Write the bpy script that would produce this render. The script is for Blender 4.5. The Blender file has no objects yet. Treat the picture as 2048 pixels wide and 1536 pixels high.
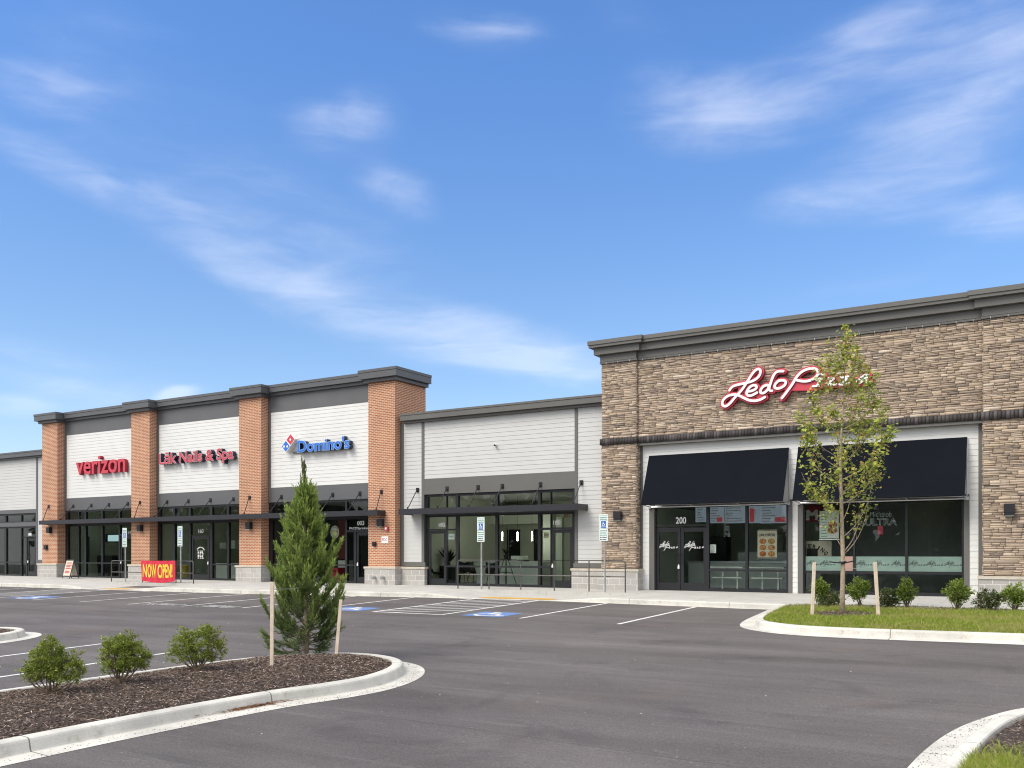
import bpy, bmesh, math, random
import numpy as np
from mathutils import Vector, Matrix
D = bpy.data
SC = bpy.context.scene
COL = SC.collection
rnd = random.Random(7)
NR = np.random.RandomState(11)

# ------------------------------------------------------------------ survey helpers
# the photograph was surveyed once (eye height 1.453 m above the front kerb line);
# these turn a sighted point on a known wall plane or on the paving into metres
F, CX, HY = 1850., 1024., 1107.
TH = math.atan2(2160 - 1024, 1850.)
S_, C_ = math.sin(TH), math.cos(TH)
EZ = 1.453
SLOPE = .0295
def ray(px):
    return (px - CX) / F
def X(px, Y):
    u = ray(px); return Y * (-S_ + C_ * u) / (C_ + S_ * u)
def T(px, Y):
    return Y / (C_ + S_ * ray(px))
def Z(px, py, Y):
    return EZ - (py - HY) / F * T(px, Y)
def P(px, py, Y):
    return X(px, Y), Z(px, py, Y)
def G(px, py, dz=0.):
    u = ray(px); k = C_ + S_ * u; a = (py - HY) / F
    t = (EZ - dz + SLOPE * 24.8) / (a + SLOPE * k)
    return X(px, t * k), t * k
def gz(y):
    return SLOPE * (min(y, 26.) - 24.8)

# ------------------------------------------------------------------ materials
def new_mat(name):
    m = D.materials.new(name); m.use_nodes = True
    nt = m.node_tree
    b = nt.nodes['Principled BSDF']
    return m, nt, b
def N(nt, t, **kw):
    n = nt.nodes.new(t)
    for k, v in kw.items():
        setattr(n, k, v)
    return n
def L(nt, a, b):
    nt.links.new(a, b)
def math_n(nt, op, a, b=None, clamp=False):
    n = N(nt, 'ShaderNodeMath', operation=op); n.use_clamp = clamp
    for i, v in enumerate((a, b)):
        if v is None: continue
        if isinstance(v, (int, float)): n.inputs[i].default_value = v
        else: L(nt, v, n.inputs[i])
    return n.outputs[0]
def ramp(nt, fac, stops):
    r = N(nt, 'ShaderNodeValToRGB')
    e = r.color_ramp.elements
    while len(e) < len(stops): e.new(.5)
    for i, (p, c) in enumerate(stops):
        e[i].position = p; e[i].color = (*c, 1) if len(c) == 3 else c
    L(nt, fac, r.inputs[0]); return r.outputs[0]
def mix(nt, fac, a, b, mode='MIX'):
    n = N(nt, 'ShaderNodeMix', data_type='RGBA', blend_type=mode)
    for v, i in ((fac, 0), (a, 6), (b, 7)):
        if isinstance(v, (int, float)): n.inputs[i].default_value = v
        elif isinstance(v, tuple): n.inputs[i].default_value = (*v, 1)
        else: L(nt, v, n.inputs[i])
    return n.outputs[2]
def noise(nt, vec, scale, detail=4, rough=.55, dist=0.):
    n = N(nt, 'ShaderNodeTexNoise'); n.inputs['Scale'].default_value = scale
    n.inputs['Detail'].default_value = detail; n.inputs['Roughness'].default_value = rough
    n.inputs['Distortion'].default_value = dist
    L(nt, vec, n.inputs['Vector']); return n.outputs['Fac']
def objco(nt):
    return N(nt, 'ShaderNodeTexCoord').outputs['Object']
def bump(nt, b, h, strength=.3, dist=.01):
    n = N(nt, 'ShaderNodeBump'); n.inputs['Strength'].default_value = strength
    n.inputs['Distance'].default_value = dist
    L(nt, h, n.inputs['Height']); L(nt, n.outputs[0], b.inputs['Normal'])
def plain(name, col, rough=.6, var=.12, scale=3., metal=0., spec=None, emit=None):
    m, nt, b = new_mat(name)
    co = objco(nt)
    f = noise(nt, co, scale, 5)
    c = ramp(nt, f, [(.3, tuple(x * (1 - var) for x in col)), (.7, tuple(min(1, x * (1 + var)) for x in col))])
    L(nt, c, b.inputs['Base Color'])
    b.inputs['Roughness'].default_value = rough; b.inputs['Metallic'].default_value = metal
    if spec is not None: b.inputs['Specular IOR Level'].default_value = spec
    if emit:
        b.inputs['Emission Color'].default_value = (*col, 1); b.inputs['Emission Strength'].default_value = emit
    return m
def attr_mat(name, rough=.6, transl=0., spec=.3, mul=1.):
    m, nt, b = new_mat(name)
    a = N(nt, 'ShaderNodeAttribute', attribute_name='Col')
    co = objco(nt)
    f = noise(nt, co, 40., 3)
    v = ramp(nt, f, [(.3, (.86 * mul,) * 3), (.7, (1.12 * mul,) * 3)])
    c = mix(nt, 1., a.outputs['Color'], v, 'MULTIPLY')
    L(nt, c, b.inputs['Base Color']); b.inputs['Roughness'].default_value = rough
    b.inputs['Specular IOR Level'].default_value = spec
    if transl:
        tr = N(nt, 'ShaderNodeBsdfTranslucent'); L(nt, c, tr.inputs[0])
        mx = N(nt, 'ShaderNodeMixShader'); mx.inputs[0].default_value = transl
        L(nt, b.outputs[0], mx.inputs[1]); L(nt, tr.outputs[0], mx.inputs[2])
        L(nt, mx.outputs[0], nt.nodes['Material Output'].inputs[0])
    return m
def wallvec(nt):
    # running-bond coordinates: along the wall (x or y, whichever runs) and height
    co = objco(nt); s = N(nt, 'ShaderNodeSeparateXYZ'); L(nt, co, s.inputs[0])
    c = N(nt, 'ShaderNodeCombineXYZ')
    L(nt, math_n(nt, 'ADD', s.outputs[0], s.outputs[1]), c.inputs[0]); L(nt, s.outputs[2], c.inputs[1])
    return co, c.outputs[0]
def masonry(name, w, h, mort, c1, c2, cm, rough=.85, big=(.9, 1.08), bmp=.5, off=.5, msm=.1):
    m, nt, b = new_mat(name)
    co, v = wallvec(nt)
    t = N(nt, 'ShaderNodeTexBrick'); L(nt, v, t.inputs['Vector'])
    t.offset = off
    t.inputs['Scale'].default_value = 1.; t.inputs['Brick Width'].default_value = w
    t.inputs['Row Height'].default_value = h; t.inputs['Mortar Size'].default_value = mort
    t.inputs['Mortar Smooth'].default_value = msm
    t.inputs['Color1'].default_value = (*c1, 1); t.inputs['Color2'].default_value = (*c2, 1)
    t.inputs['Mortar'].default_value = (*cm, 1)
    f = ramp(nt, noise(nt, co, .9, 5), [(.3, (big[0],) * 3), (.7, (big[1],) * 3)])
    g = ramp(nt, noise(nt, co, 55., 3), [(.3, (.86,) * 3), (.7, (1.1,) * 3)])
    c = mix(nt, 1., mix(nt, 1., t.outputs['Color'], f, 'MULTIPLY'), g, 'MULTIPLY')
    L(nt, c, b.inputs['Base Color']); b.inputs['Roughness'].default_value = rough
    b.inputs['Specular IOR Level'].default_value = .25
    bump(nt, b, math_n(nt, 'SUBTRACT', noise(nt, co, 60., 3), math_n(nt, 'MULTIPLY', t.outputs['Fac'], 1.5)), bmp, .006)
    return m
def m_asphalt():
    m, nt, b = new_mat('asphalt')
    co = objco(nt)
    mp = N(nt, 'ShaderNodeMapping'); mp.inputs['Scale'].default_value = (.22, 1.1, 1); mp.inputs['Rotation'].default_value = (0, 0, .12)
    L(nt, co, mp.inputs[0])
    a = ramp(nt, noise(nt, mp.outputs[0], .8, 7, .6, .6), [(.32, (.092, .084, .080)), (.52, (.118, .108, .104)), (.72, (.144, .133, .128))])
    w = ramp(nt, noise(nt, co, .16, 4), [(.35, (.84, .83, .85)), (.66, (1.12, 1.11, 1.1))])
    fine = ramp(nt, noise(nt, co, 42., 4, .8), [(.28, (.6,) * 3), (.5, (.98,) * 3), (.74, (1.55,) * 3)])
    vo = N(nt, 'ShaderNodeTexVoronoi'); vo.inputs['Scale'].default_value = 26.; L(nt, co, vo.inputs['Vector'])
    spk = ramp(nt, vo.outputs['Distance'], [(.05, (1.9, 1.85, 1.75)), (.13, (1., 1., 1.))])
    # reddish clay film washed over the paving in a few places
    clay = ramp(nt, noise(nt, co, .33, 5, .6), [(.58, (0, 0, 0)), (.75, (1, 1, 1))])
    c = mix(nt, 1., mix(nt, 1., mix(nt, 1., a, w, 'MULTIPLY'), fine, 'MULTIPLY'), spk, 'MULTIPLY')
    c = mix(nt, math_n(nt, 'MULTIPLY', clay, .5), c, (.16, .12, .1))
    # thin scuffs and tyre streaks
    mp2 = N(nt, 'ShaderNodeMapping'); mp2.inputs['Scale'].default_value = (.35, 7., 1); mp2.inputs['Rotation'].default_value = (0, 0, -.2)
    L(nt, co, mp2.inputs[0])
    st = ramp(nt, noise(nt, mp2.outputs[0], 1.3, 5, .65, .8), [(.6, (0, 0, 0)), (.72, (1, 1, 1))])
    c = mix(nt, math_n(nt, 'MULTIPLY', st, .34), c, (.2, .195, .19))
    st2 = ramp(nt, noise(nt, mp2.outputs[0], .9, 4, .6, .5), [(.28, (1, 1, 1)), (.38, (0, 0, 0))])
    c = mix(nt, math_n(nt, 'MULTIPLY', st2, .4), c, (.06, .058, .06))
# paving lanes meet in faint seams; pale crumbs of stone
    s_ = N(nt, 'ShaderNodeSeparateXYZ'); L(nt, co, s_.inputs[0])
    wob = math_n(nt, 'MULTIPLY', noise(nt, co, .5, 4), .25)
    sm = math_n(nt, 'LESS_THAN', math_n(nt, 'FRACT', math_n(nt, 'DIVIDE', math_n(nt, 'ADD', math_n(nt, 'ADD', s_.outputs[1], math_n(nt, 'MULTIPLY', s_.outputs[0], .06)), wob), 4.1)), .008)
    c = mix(nt, math_n(nt, 'MULTIPLY', sm, .35), c, (.05, .048, .048))
    v2 = N(nt, 'ShaderNodeTexVoronoi'); v2.inputs['Scale'].default_value = 5.5; L(nt, co, v2.inputs['Vector'])
    c = mix(nt, math_n(nt, 'MULTIPLY', math_n(nt, 'LESS_THAN', v2.outputs['Distance'], .055), .6), c, (.34, .33, .31))
    mp3 = N(nt, 'ShaderNodeMapping'); mp3.inputs['Scale'].default_value = (.8, 9., 1); mp3.inputs['Rotation'].default_value = (0, 0, .35); L(nt, co, mp3.inputs[0])
    sc3 = ramp(nt, noise(nt, mp3.outputs[0], 1.1, 6, .7, 1.2), [(.64, (0, 0, 0)), (.70, (1, 1, 1))])
    c = mix(nt, math_n(nt, 'MULTIPLY', sc3, .3), c, (.24, .235, .225))
    # darker oil and dust patches of their own outline
    pt = ramp(nt, noise(nt, co, .55, 6, .68, .5), [(.30, (.74, .73, .75)), (.44, (1, 1, 1)), (.60, (1, 1, 1)), (.76, (1.22, 1.19, 1.15))])
    c = mix(nt, 1., c, pt, 'MULTIPLY')
    L(nt, c, b.inputs['Base Color']); b.inputs['Roughness'].default_value = .85
    b.inputs['Specular IOR Level'].default_value = .3
    bump(nt, b, noise(nt, co, 90., 3, .7), .6, .006)
    return m
def m_concrete(name, col, joint=None, sattr=None, stain=.14):
    m, nt, b = new_mat(name)
    co = objco(nt)
    f = ramp(nt, noise(nt, co, 1.4, 7, .6), [(.28, tuple(x * (1 - stain) for x in col)), (.72, tuple(min(1, x * (1 + stain * .5)) for x in col))])
    g = ramp(nt, noise(nt, co, 60., 3), [(.3, (.9,) * 3), (.7, (1.06,) * 3)])
    d = ramp(nt, noise(nt, co, 5., 6, .7), [(.56, (1, 1, 1)), (.76, (.66, .62, .55))])
    c = mix(nt, 1., mix(nt, 1., f, g, 'MULTIPLY'), d, 'MULTIPLY')
    if joint:
        s = N(nt, 'ShaderNodeSeparateXYZ'); L(nt, co, s.inputs[0])
        jx = math_n(nt, 'LESS_THAN', math_n(nt, 'FRACT', math_n(nt, 'DIVIDE', s.outputs[0], joint)), .014 / joint)
        jy = math_n(nt, 'LESS_THAN', math_n(nt, 'FRACT', math_n(nt, 'DIVIDE', math_n(nt, 'ADD', s.outputs[1], .32), joint)), .016 / joint)
        j = math_n(nt, 'MAXIMUM', jx, jy)
        c = mix(nt, math_n(nt, 'MULTIPLY', j, .55), c, (.2, .19, .17))
    if sattr:
        a = N(nt, 'ShaderNodeAttribute', attribute_name='run')
        j = math_n(nt, 'LESS_THAN', math_n(nt, 'FRACT', math_n(nt, 'DIVIDE', a.outputs['Fac'], sattr)), .016 / sattr)
        c = mix(nt, math_n(nt, 'MULTIPLY', j, .8), c, (.1, .09, .075))
    L(nt, c, b.inputs['Base Color']); b.inputs['Roughness'].default_value = .85
    b.inputs['Specular IOR Level'].default_value = .25
    bump(nt, b, noise(nt, co, 70., 4), .25, .004)
    return m
def m_glass(name, tint, refl=1.0):
    m, nt, b = new_mat(name)
    nt.nodes.remove(b)
    tr = N(nt, 'ShaderNodeBsdfTransparent'); tr.inputs[0].default_value = (*tint, 1)
    gl = N(nt, 'ShaderNodeBsdfGlossy'); gl.inputs['Roughness'].default_value = .01
    gl.inputs[0].default_value = (.92, .97, .95, 1)
    fr = N(nt, 'ShaderNodeFresnel'); fr.inputs[0].default_value = 1.6
    mx = N(nt, 'ShaderNodeMixShader')
    L(nt, math_n(nt, 'MULTIPLY', fr.outputs[0], refl, True), mx.inputs[0])
    co = objco(nt)
    bp = N(nt, 'ShaderNodeBump'); bp.inputs['Strength'].default_value = .03; bp.inputs['Distance'].default_value = .02
    L(nt, noise(nt, co, .9, 2), bp.inputs['Height']); L(nt, bp.outputs[0], gl.inputs['Normal'])
    L(nt, tr.outputs[0], mx.inputs[1]); L(nt, gl.outputs[0], mx.inputs[2])
    L(nt, mx.outputs[0], nt.nodes['Material Output'].inputs[0])
    return m
def m_paint(name, col, wear=.5):
    m, nt, b = new_mat(name)
    co = objco(nt)
    f = ramp(nt, noise(nt, co, 9., 8, .75), [(wear - .14, tuple(x * .55 for x in col)), (wear, col)])
    g = ramp(nt, noise(nt, co, 90., 2), [(.3, (.8,) * 3), (.7, (1.05,) * 3)])
    L(nt, mix(nt, 1., f, g, 'MULTIPLY'), b.inputs['Base Color']); b.inputs['Roughness'].default_value = .7
    return m

M = {}
M['asphalt'] = m_asphalt()
M['walk'] = m_concrete('pavement_concrete', (.50, .49, .455), joint=1.52)
M['curb'] = m_concrete('kerb_concrete', (.60, .585, .53), sattr=3.05, stain=.26)
M['brick'] = masonry('red_brick', .203, .0677, .0115, (.45, .178, .082), (.33, .12, .058), (.64, .47, .345))
M['cmu'] = masonry('split_block', .405, .203, .008, (.44, .425, .40), (.39, .375, .35), (.66, .64, .6), bmp=.6)
M['cap'] = m_concrete('cast_stone', (.55, .5, .42))
M['stone'] = attr_mat('ledge_stone', .88, spec=.2)
M['mortar'] = plain('stone_mortar', (.10, .078, .056), .95, .2, 20)
M['soldier'] = attr_mat('dark_brick', .75, spec=.3)
M['siding_w'] = plain('white_siding', (.665, .67, .65), .55, .03, 1.2)
M['siding_g'] = plain('pale_grey_siding', (.525, .53, .515), .55, .03, 1.2)
M['dark'] = plain('charcoal_panel', (.105, .108, .112), .5, .07, .8)
M['darkwarm'] = plain('warm_grey_trim', (.125, .122, .112), .5, .07, .8)
M['metal'] = plain('dark_flashing', (.088, .091, .096), .42, .08, .7)
M['metalw'] = plain('bronze_flashing', (.115, .112, .102), .42, .08, .7)
M['black'] = plain('black_aluminium', (.012, .013, .016), .4, .1, 2.)
M['canopy'] = plain('canopy_metal', (.018, .019, .024), .42, .1, 2.)
M['awning'] = plain('navy_canvas', (.0068, .0085, .0125), .95, .08, 1.5, spec=.1)
M['silver'] = plain('silver_tube', (.62, .63, .64), .35, .05, 4., metal=.7)
M['glass'] = m_glass('tinted_glass', (.86, .93, .86), .8)
M['glassd'] = m_glass('dark_tinted_glass', (.88, .94, .90), .75)
M['frost'] = plain('frosted_film', (.50, .60, .56), .5, .08, 2.)
M['white'] = plain('white_plastic', (.80, .80, .79), .45, .03, 3.)
M['vinyl'] = plain('white_vinyl', (.93, .93, .92), .5, .01, 3.)
M['red'] = plain('red_acrylic', (.55, .045, .075), .4, .05, 3.)
M['redside'] = plain('dark_red_return', (.30, .012, .03), .45, .05, 3.)
M['pinktrim'] = plain('pale_red_trim', (.80, .55, .56), .45, .05, 3.)
M['blue'] = plain('blue_acrylic', (.022, .15, .60), .4, .05, 3.)
M['bluetrim'] = plain('pale_blue_trim', (.42, .62, .86), .45, .05, 3.)
M['navy'] = plain('navy_return', (.01, .02, .05), .45, .05, 3.)
M['signblue'] = plain('sign_blue', (.012, .10, .40), .5, .04, 3.)
M['signgreen'] = plain('sign_green', (.05, .22, .16), .5, .04, 3.)
M['signwhite'] = plain('sign_white', (.66, .74, .72), .4, .03, 3.)
M['galv'] = plain('galvanised_steel', (.36, .37, .36), .45, .12, 8., metal=.35)
M['rail'] = plain('bronze_rail_paint', (.085, .078, .070), .45, .1, 6.)
M['lamp'] = plain('black_lamp_housing', (.012, .0125, .016), .4, .1, 3.)
M['line'] = m_paint('road_paint_white', (.72, .72, .70))
M['bluep'] = m_paint('road_paint_blue', (.13, .24, .52))
M['yellow'] = m_paint('tactile_yellow', (.74, .44, .08), .4)
M['wood'] = plain('stake_wood', (.70, .585, .45), .8, .14, 7.)
M['bark'] = plain('grey_brown_bark', (.36, .285, .205), .9, .25, 18.)
M['twig'] = plain('twig_bark', (.17, .125, .085), .9, .25, 18.)
M['leaf'] = attr_mat('leaf', .5, .38, .35)
M['needle'] = attr_mat('needle', .55, .35, .3)
M['grass'] = attr_mat('grass_blade', .6, .3, .25)
M['mulch'] = attr_mat('mulch_chip', .9, 0, .15)
M['soil'] = plain('mulch_soil', (.048, .034, .026), .95, .4, 25.)
M['turf'] = plain('turf_base', (.12, .155, .03), .95, .35, 6.)
M['strap'] = plain('black_strap', (.01, .01, .012), .6, .1, 6.)
M['bannerred'] = plain('banner_red', (.58, .02, .05), .6, .06, 5.)
M['banneryel'] = plain('banner_yellow', (.80, .58, .05), .6, .05, 5.)
M['cream'] = plain('cream_board', (.60, .53, .42), .6, .04, 4.)
M['inkred'] = plain('ink_red', (.42, .04, .05), .6, .04, 4.)
M['ink'] = plain('ink_black', (.012, .012, .014), .6, .04, 4.)
M['paper'] = plain('paper', (.66, .68, .62), .6, .04, 4.)
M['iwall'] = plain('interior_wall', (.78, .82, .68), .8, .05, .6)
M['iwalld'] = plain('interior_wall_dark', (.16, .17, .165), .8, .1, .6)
M['ifloor'] = plain('interior_floor', (.25, .245, .23), .5, .12, 2.)
M['iceil'] = plain('interior_ceiling', (.6, .6, .58), .9, .05, 2.)
M['counter'] = plain('counter_white', (.84, .87, .80), .5, .04, 2.)
M['chair'] = plain('charcoal_shell', (.018, .019, .022), .5, .1, 5.)
M['binyellow'] = plain('yellow_plastic', (.52, .40, .06), .5, .06, 4.)
M['food'] = attr_mat('food_print', .6)
M['screen'] = plain('menu_screen', (.20, .235, .29), .3, .12, 2., emit=.36)
M['screenred'] = plain('menu_screen_red', (.36, .05, .06), .3, .12, 2., emit=.25)
M['tv'] = plain('wall_screen', (.30, .42, .46), .3, .06, 2., emit=.8)
M['pend'] = plain('pendant_glow', (1., .97, .9), .4, .02, 2., emit=38.)
M['panel'] = plain('light_panel', (1., .98, .92), .4, .01, 2., emit=5.)
M['wood_far'] = attr_mat('far_foliage', .8, .2, .2)
M['maroon'] = plain('maroon_panel', (.13, .018, .018), .6, .08, 2.)
M['pink'] = plain('salmon_poster', (.40, .25, .205), .6, .05, 3.)

# ------------------------------------------------------------------ mesh helpers
class MB:
    def __init__(s): s.v = []; s.f = []; s.m = []
    def face(s, pts, mi=0):
        n = len(s.v); s.v += [tuple(p) for p in pts]; s.f.append(tuple(range(n, n + len(pts)))); s.m.append(mi)
    def box(s, x0, x1, y0, y1, z0, z1, mi=0):
        n = len(s.v)
        s.v += [(x0, y0, z0), (x1, y0, z0), (x1, y1, z0), (x0, y1, z0), (x0, y0, z1), (x1, y0, z1), (x1, y1, z1), (x0, y1, z1)]
        for q in ((0, 3, 2, 1), (4, 5, 6, 7), (0, 1, 5, 4), (1, 2, 6, 5), (2, 3, 7, 6), (3, 0, 4, 7)):
            s.f.append(tuple(n + i for i in q)); s.m.append(mi)
    def tube(s, pts, r, n=8, mi=0, cap=True):
        pts = [Vector(p) for p in pts]
        rs = r if isinstance(r, (list, tuple)) else [r] * len(pts)
        base = len(s.v); up = None
        for i, p in enumerate(pts):
            a = pts[max(0, i - 1)]; b = pts[min(len(pts) - 1, i + 1)]
            d = (b - a).normalized()
            if up is None: up = Vector((0, 0, 1)) if abs(d.z) < .9 else Vector((1, 0, 0))
            u = d.cross(up).normalized(); w = u.cross(d).normalized()
            for k in range(n):
                t = 2 * math.pi * k / n
                s.v.append(tuple(p + (u * math.cos(t) + w * math.sin(t)) * rs[i]))
        for i in range(len(pts) - 1):
            for k in range(n):
                a = base + i * n + k; b = base + i * n + (k + 1) % n
                s.f.append((a, b, b + n, a + n)); s.m.append(mi)
        if cap:
            s.f.append(tuple(base + k for k in range(n))[::-1]); s.m.append(mi)
            e = base + (len(pts) - 1) * n
            s.f.append(tuple(e + k for k in range(n))); s.m.append(mi)
    def add(s, V, Fs, mi=0):
        n = len(s.v); s.v += [tuple(p) for p in V]
        for f in Fs: s.f.append(tuple(n + i for i in f)); s.m.append(mi)
    def build(s, name, mats, parent=None, smooth=False):
        me = D.meshes.new(name); me.from_pydata(s.v, [], s.f)
        for m in (mats if isinstance(mats, list) else [mats]): me.materials.append(M[m])
        if len(me.materials) > 1: me.polygons.foreach_set('material_index', s.m)
        if smooth: me.polygons.foreach_set('use_smooth', [True] * len(me.polygons))
        me.update()
        return link(name, me, parent)
def link(name, me, parent=None):
    o = D.objects.new(name, me); COL.objects.link(o)
    if parent is not None: attach(o, parent)
    return o
def attach(o, parent):
    o.parent = parent
    w = Matrix.Identity(4); p = parent
    while p is not None:
        w = Matrix.Translation(p.location) @ w if p.parent is None else w
        p = p.parent
    o.matrix_parent_inverse = w.inverted() if parent.parent is None else Matrix.Identity(4)
def tag(o, label=None, cat=None, group=None, kind=None):
    if label: o['label'] = label
    if cat: o['category'] = cat
    if group: o['group'] = group
    if kind: o['kind'] = kind
    return o
def thing(name, loc, label, cat, group=None):
    o = D.objects.new(name, None); COL.objects.link(o); o.location = loc
    o.empty_display_size = .2
    return tag(o, label, cat, group)
def struct(o): return tag(o, kind='structure')

def np_mesh(name, V, Fq, mats, colors=None, parent=None, smooth=False):
    """V (n,3), Fq (m,k) faces of equal size, colours per face (m,3)"""
    me = D.meshes.new(name)
    k = Fq.shape[1]; m = len(Fq)
    me.vertices.add(len(V)); me.vertices.foreach_set('co', V.astype(np.float32).ravel())
    me.loops.add(m * k); me.loops.foreach_set('vertex_index', Fq.astype(np.int32).ravel())
    me.polygons.add(m); me.polygons.foreach_set('loop_start', np.arange(m, dtype=np.int32) * k)
    me.polygons.foreach_set('loop_total', np.full(m, k, dtype=np.int32))
    if smooth: me.polygons.foreach_set('use_smooth', np.ones(m, dtype=bool))
    for mm in (mats if isinstance(mats, list) else [mats]): me.materials.append(M[mm])
    me.update(calc_edges=True)
    if colors is not None:
        a = me.color_attributes.new('Col', 'FLOAT_COLOR', 'CORNER')
        c = np.ones((m, k, 4), dtype=np.float32); c[:, :, :3] = colors[:, None, :]
        a.data.foreach_set('color', c.ravel())
    return link(name, me, parent)

def unit(v):
    return v / np.maximum(np.linalg.norm(v, axis=-1, keepdims=True), 1e-9)
def blades(P0, Dr, Ln, Wd, side=None, bend=None):
    """long leaf blades: rhombus quads from P0 along Dr"""
    n = len(P0)
    if side is None: side = unit(np.cross(Dr, NR.normal(size=(n, 3))))
    mid = P0 + Dr * (Ln * .5)[:, None]
    tip = P0 + Dr * Ln[:, None]
    if bend is not None: tip = tip + bend
    V = np.stack([P0, mid + side * Wd[:, None] * .5, tip, mid - side * Wd[:, None] * .5], 1).reshape(-1, 3)
    return V, np.arange(n * 4).reshape(-1, 4)

# 2-D shapes as plates ------------------------------------------------
def plate2d(strokes, cell, pad=.02):
    """union of round brush strokes [(pts, radius or radii)] -> 2-D cells and outline (marching squares)"""
    segs = []
    for pts, r in strokes:
        rr = r if isinstance(r, (list, tuple)) else [r] * len(pts)
        if len(pts) == 1: segs.append((pts[0], pts[0], rr[0], rr[0]))
        for i in range(len(pts) - 1): segs.append((pts[i], pts[i + 1], rr[i], rr[i + 1]))
    A = np.array([s[0] for s in segs]); B = np.array([s[1] for s in segs])
    ra = np.array([s[2] for s in segs]); rb = np.array([s[3] for s in segs])
    mr = max(ra.max(), rb.max()) + pad
    lo = np.minimum(A.min(0), B.min(0)) - mr; hi = np.maximum(A.max(0), B.max(0)) + mr
    nx, nz = int((hi[0] - lo[0]) / cell) + 2, int((hi[1] - lo[1]) / cell) + 2
    gx = lo[0] + np.arange(nx) * cell; gzv = lo[1] + np.arange(nz) * cell
    GX, GZ = np.meshgrid(gx, gzv, indexing='ij')
    f = np.full(GX.shape, 1e9)
    for a, b, r0, r1 in zip(A, B, ra, rb):
        d = b - a; l2 = max(float(d @ d), 1e-12)
        t = np.clip(((GX - a[0]) * d[0] + (GZ - a[1]) * d[1]) / l2, 0, 1)
        f = np.minimum(f, np.hypot(GX - a[0] - t * d[0], GZ - a[1] - t * d[1]) - (r0 + (r1 - r0) * t))
    vid = {}; V = []; Fs = []; edges = []
    def vert(key, p):
        if key not in vid: vid[key] = len(V); V.append(p)
        return vid[key]
    ins = f < 0
    cnt = ins[:-1, :-1].astype(int) + ins[1:, :-1] + ins[1:, 1:] + ins[:-1, 1:]
    for i, j in zip(*np.nonzero(cnt)):
        cs = [(i, j), (i + 1, j), (i + 1, j + 1), (i, j + 1)]
        poly = []; cross = []
        for q in range(4):
            a, b = cs[q], cs[(q + 1) % 4]
            if ins[a]: poly.append(vert(a, (gx[a[0]], gzv[a[1]])))
            if ins[a] != ins[b]:
                k = (a, b) if a < b else (b, a)
                t = f[a] / (f[a] - f[b])
                p = (gx[a[0]] + (gx[b[0]] - gx[a[0]]) * t, gzv[a[1]] + (gzv[b[1]] - gzv[a[1]]) * t)
                v = vert(k, p); poly.append(v); cross.append((v, ins[a]))
        Fs.append(tuple(poly))
        if len(cross) == 2:
            edges.append((cross[0][0], cross[1][0]) if cross[0][1] else (cross[1][0], cross[0][0]))
        elif len(cross) == 4:
            c = cross if cross[0][1] else cross[1:] + cross[:1]
            edges.append((c[0][0], c[1][0])); edges.append((c[2][0], c[3][0]))
    return V, Fs, edges
def plate(mb, strokes, y0, y1, cell, mi=0, ms=None, tf=None):
    """stand the plate up on a wall: face at y0, returns back to y1"""
    V, Fs, E = plate2d(strokes, cell)
    if tf is None: tf = lambda p, y: (p[0], y, p[1])
    n = len(V)
    mb.add([tf(p, y0) for p in V], Fs, mi)
    if y1 is not None:
        mb.add([tf(p, y0) for p in V] + [tf(p, y1) for p in V], [(a, b, b + n, a + n) for a, b in E], mi if ms is None else ms)
def arc(cx, cy, r, a0, a1, n=14):
    return [(cx + r * math.cos(math.radians(a0 + (a1 - a0) * i / n)), cy + r * math.sin(math.radians(a0 + (a1 - a0) * i / n))) for i in range(n + 1)]
def smooth_pts(pts, n=5):
    out = []
    for i in range(len(pts) - 1):
        p0 = pts[max(0, i - 1)]; p1 = pts[i]; p2 = pts[i + 1]; p3 = pts[min(len(pts) - 1, i + 2)]
        for k in range(n):
            t = k / n
            out.append(tuple(.5 * (2 * b + (c - a) * t + (2 * a - 5 * b + 4 * c - d) * t * t + (3 * b - a - 3 * c + d) * t ** 3) for a, b, c, d in zip(p0, p1, p2, p3)))
    out.append(pts[-1]); return out
WHEELCHAIR = [([(.40, .90)], .075), ([(.40, .80), (.44, .50), (.66, .50), (.76, .24), (.87, .28)], .048), ([(.42, .66), (.62, .66)], .04), (arc(.45, .32, .24, 112, 335, 18), .042)]

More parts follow.
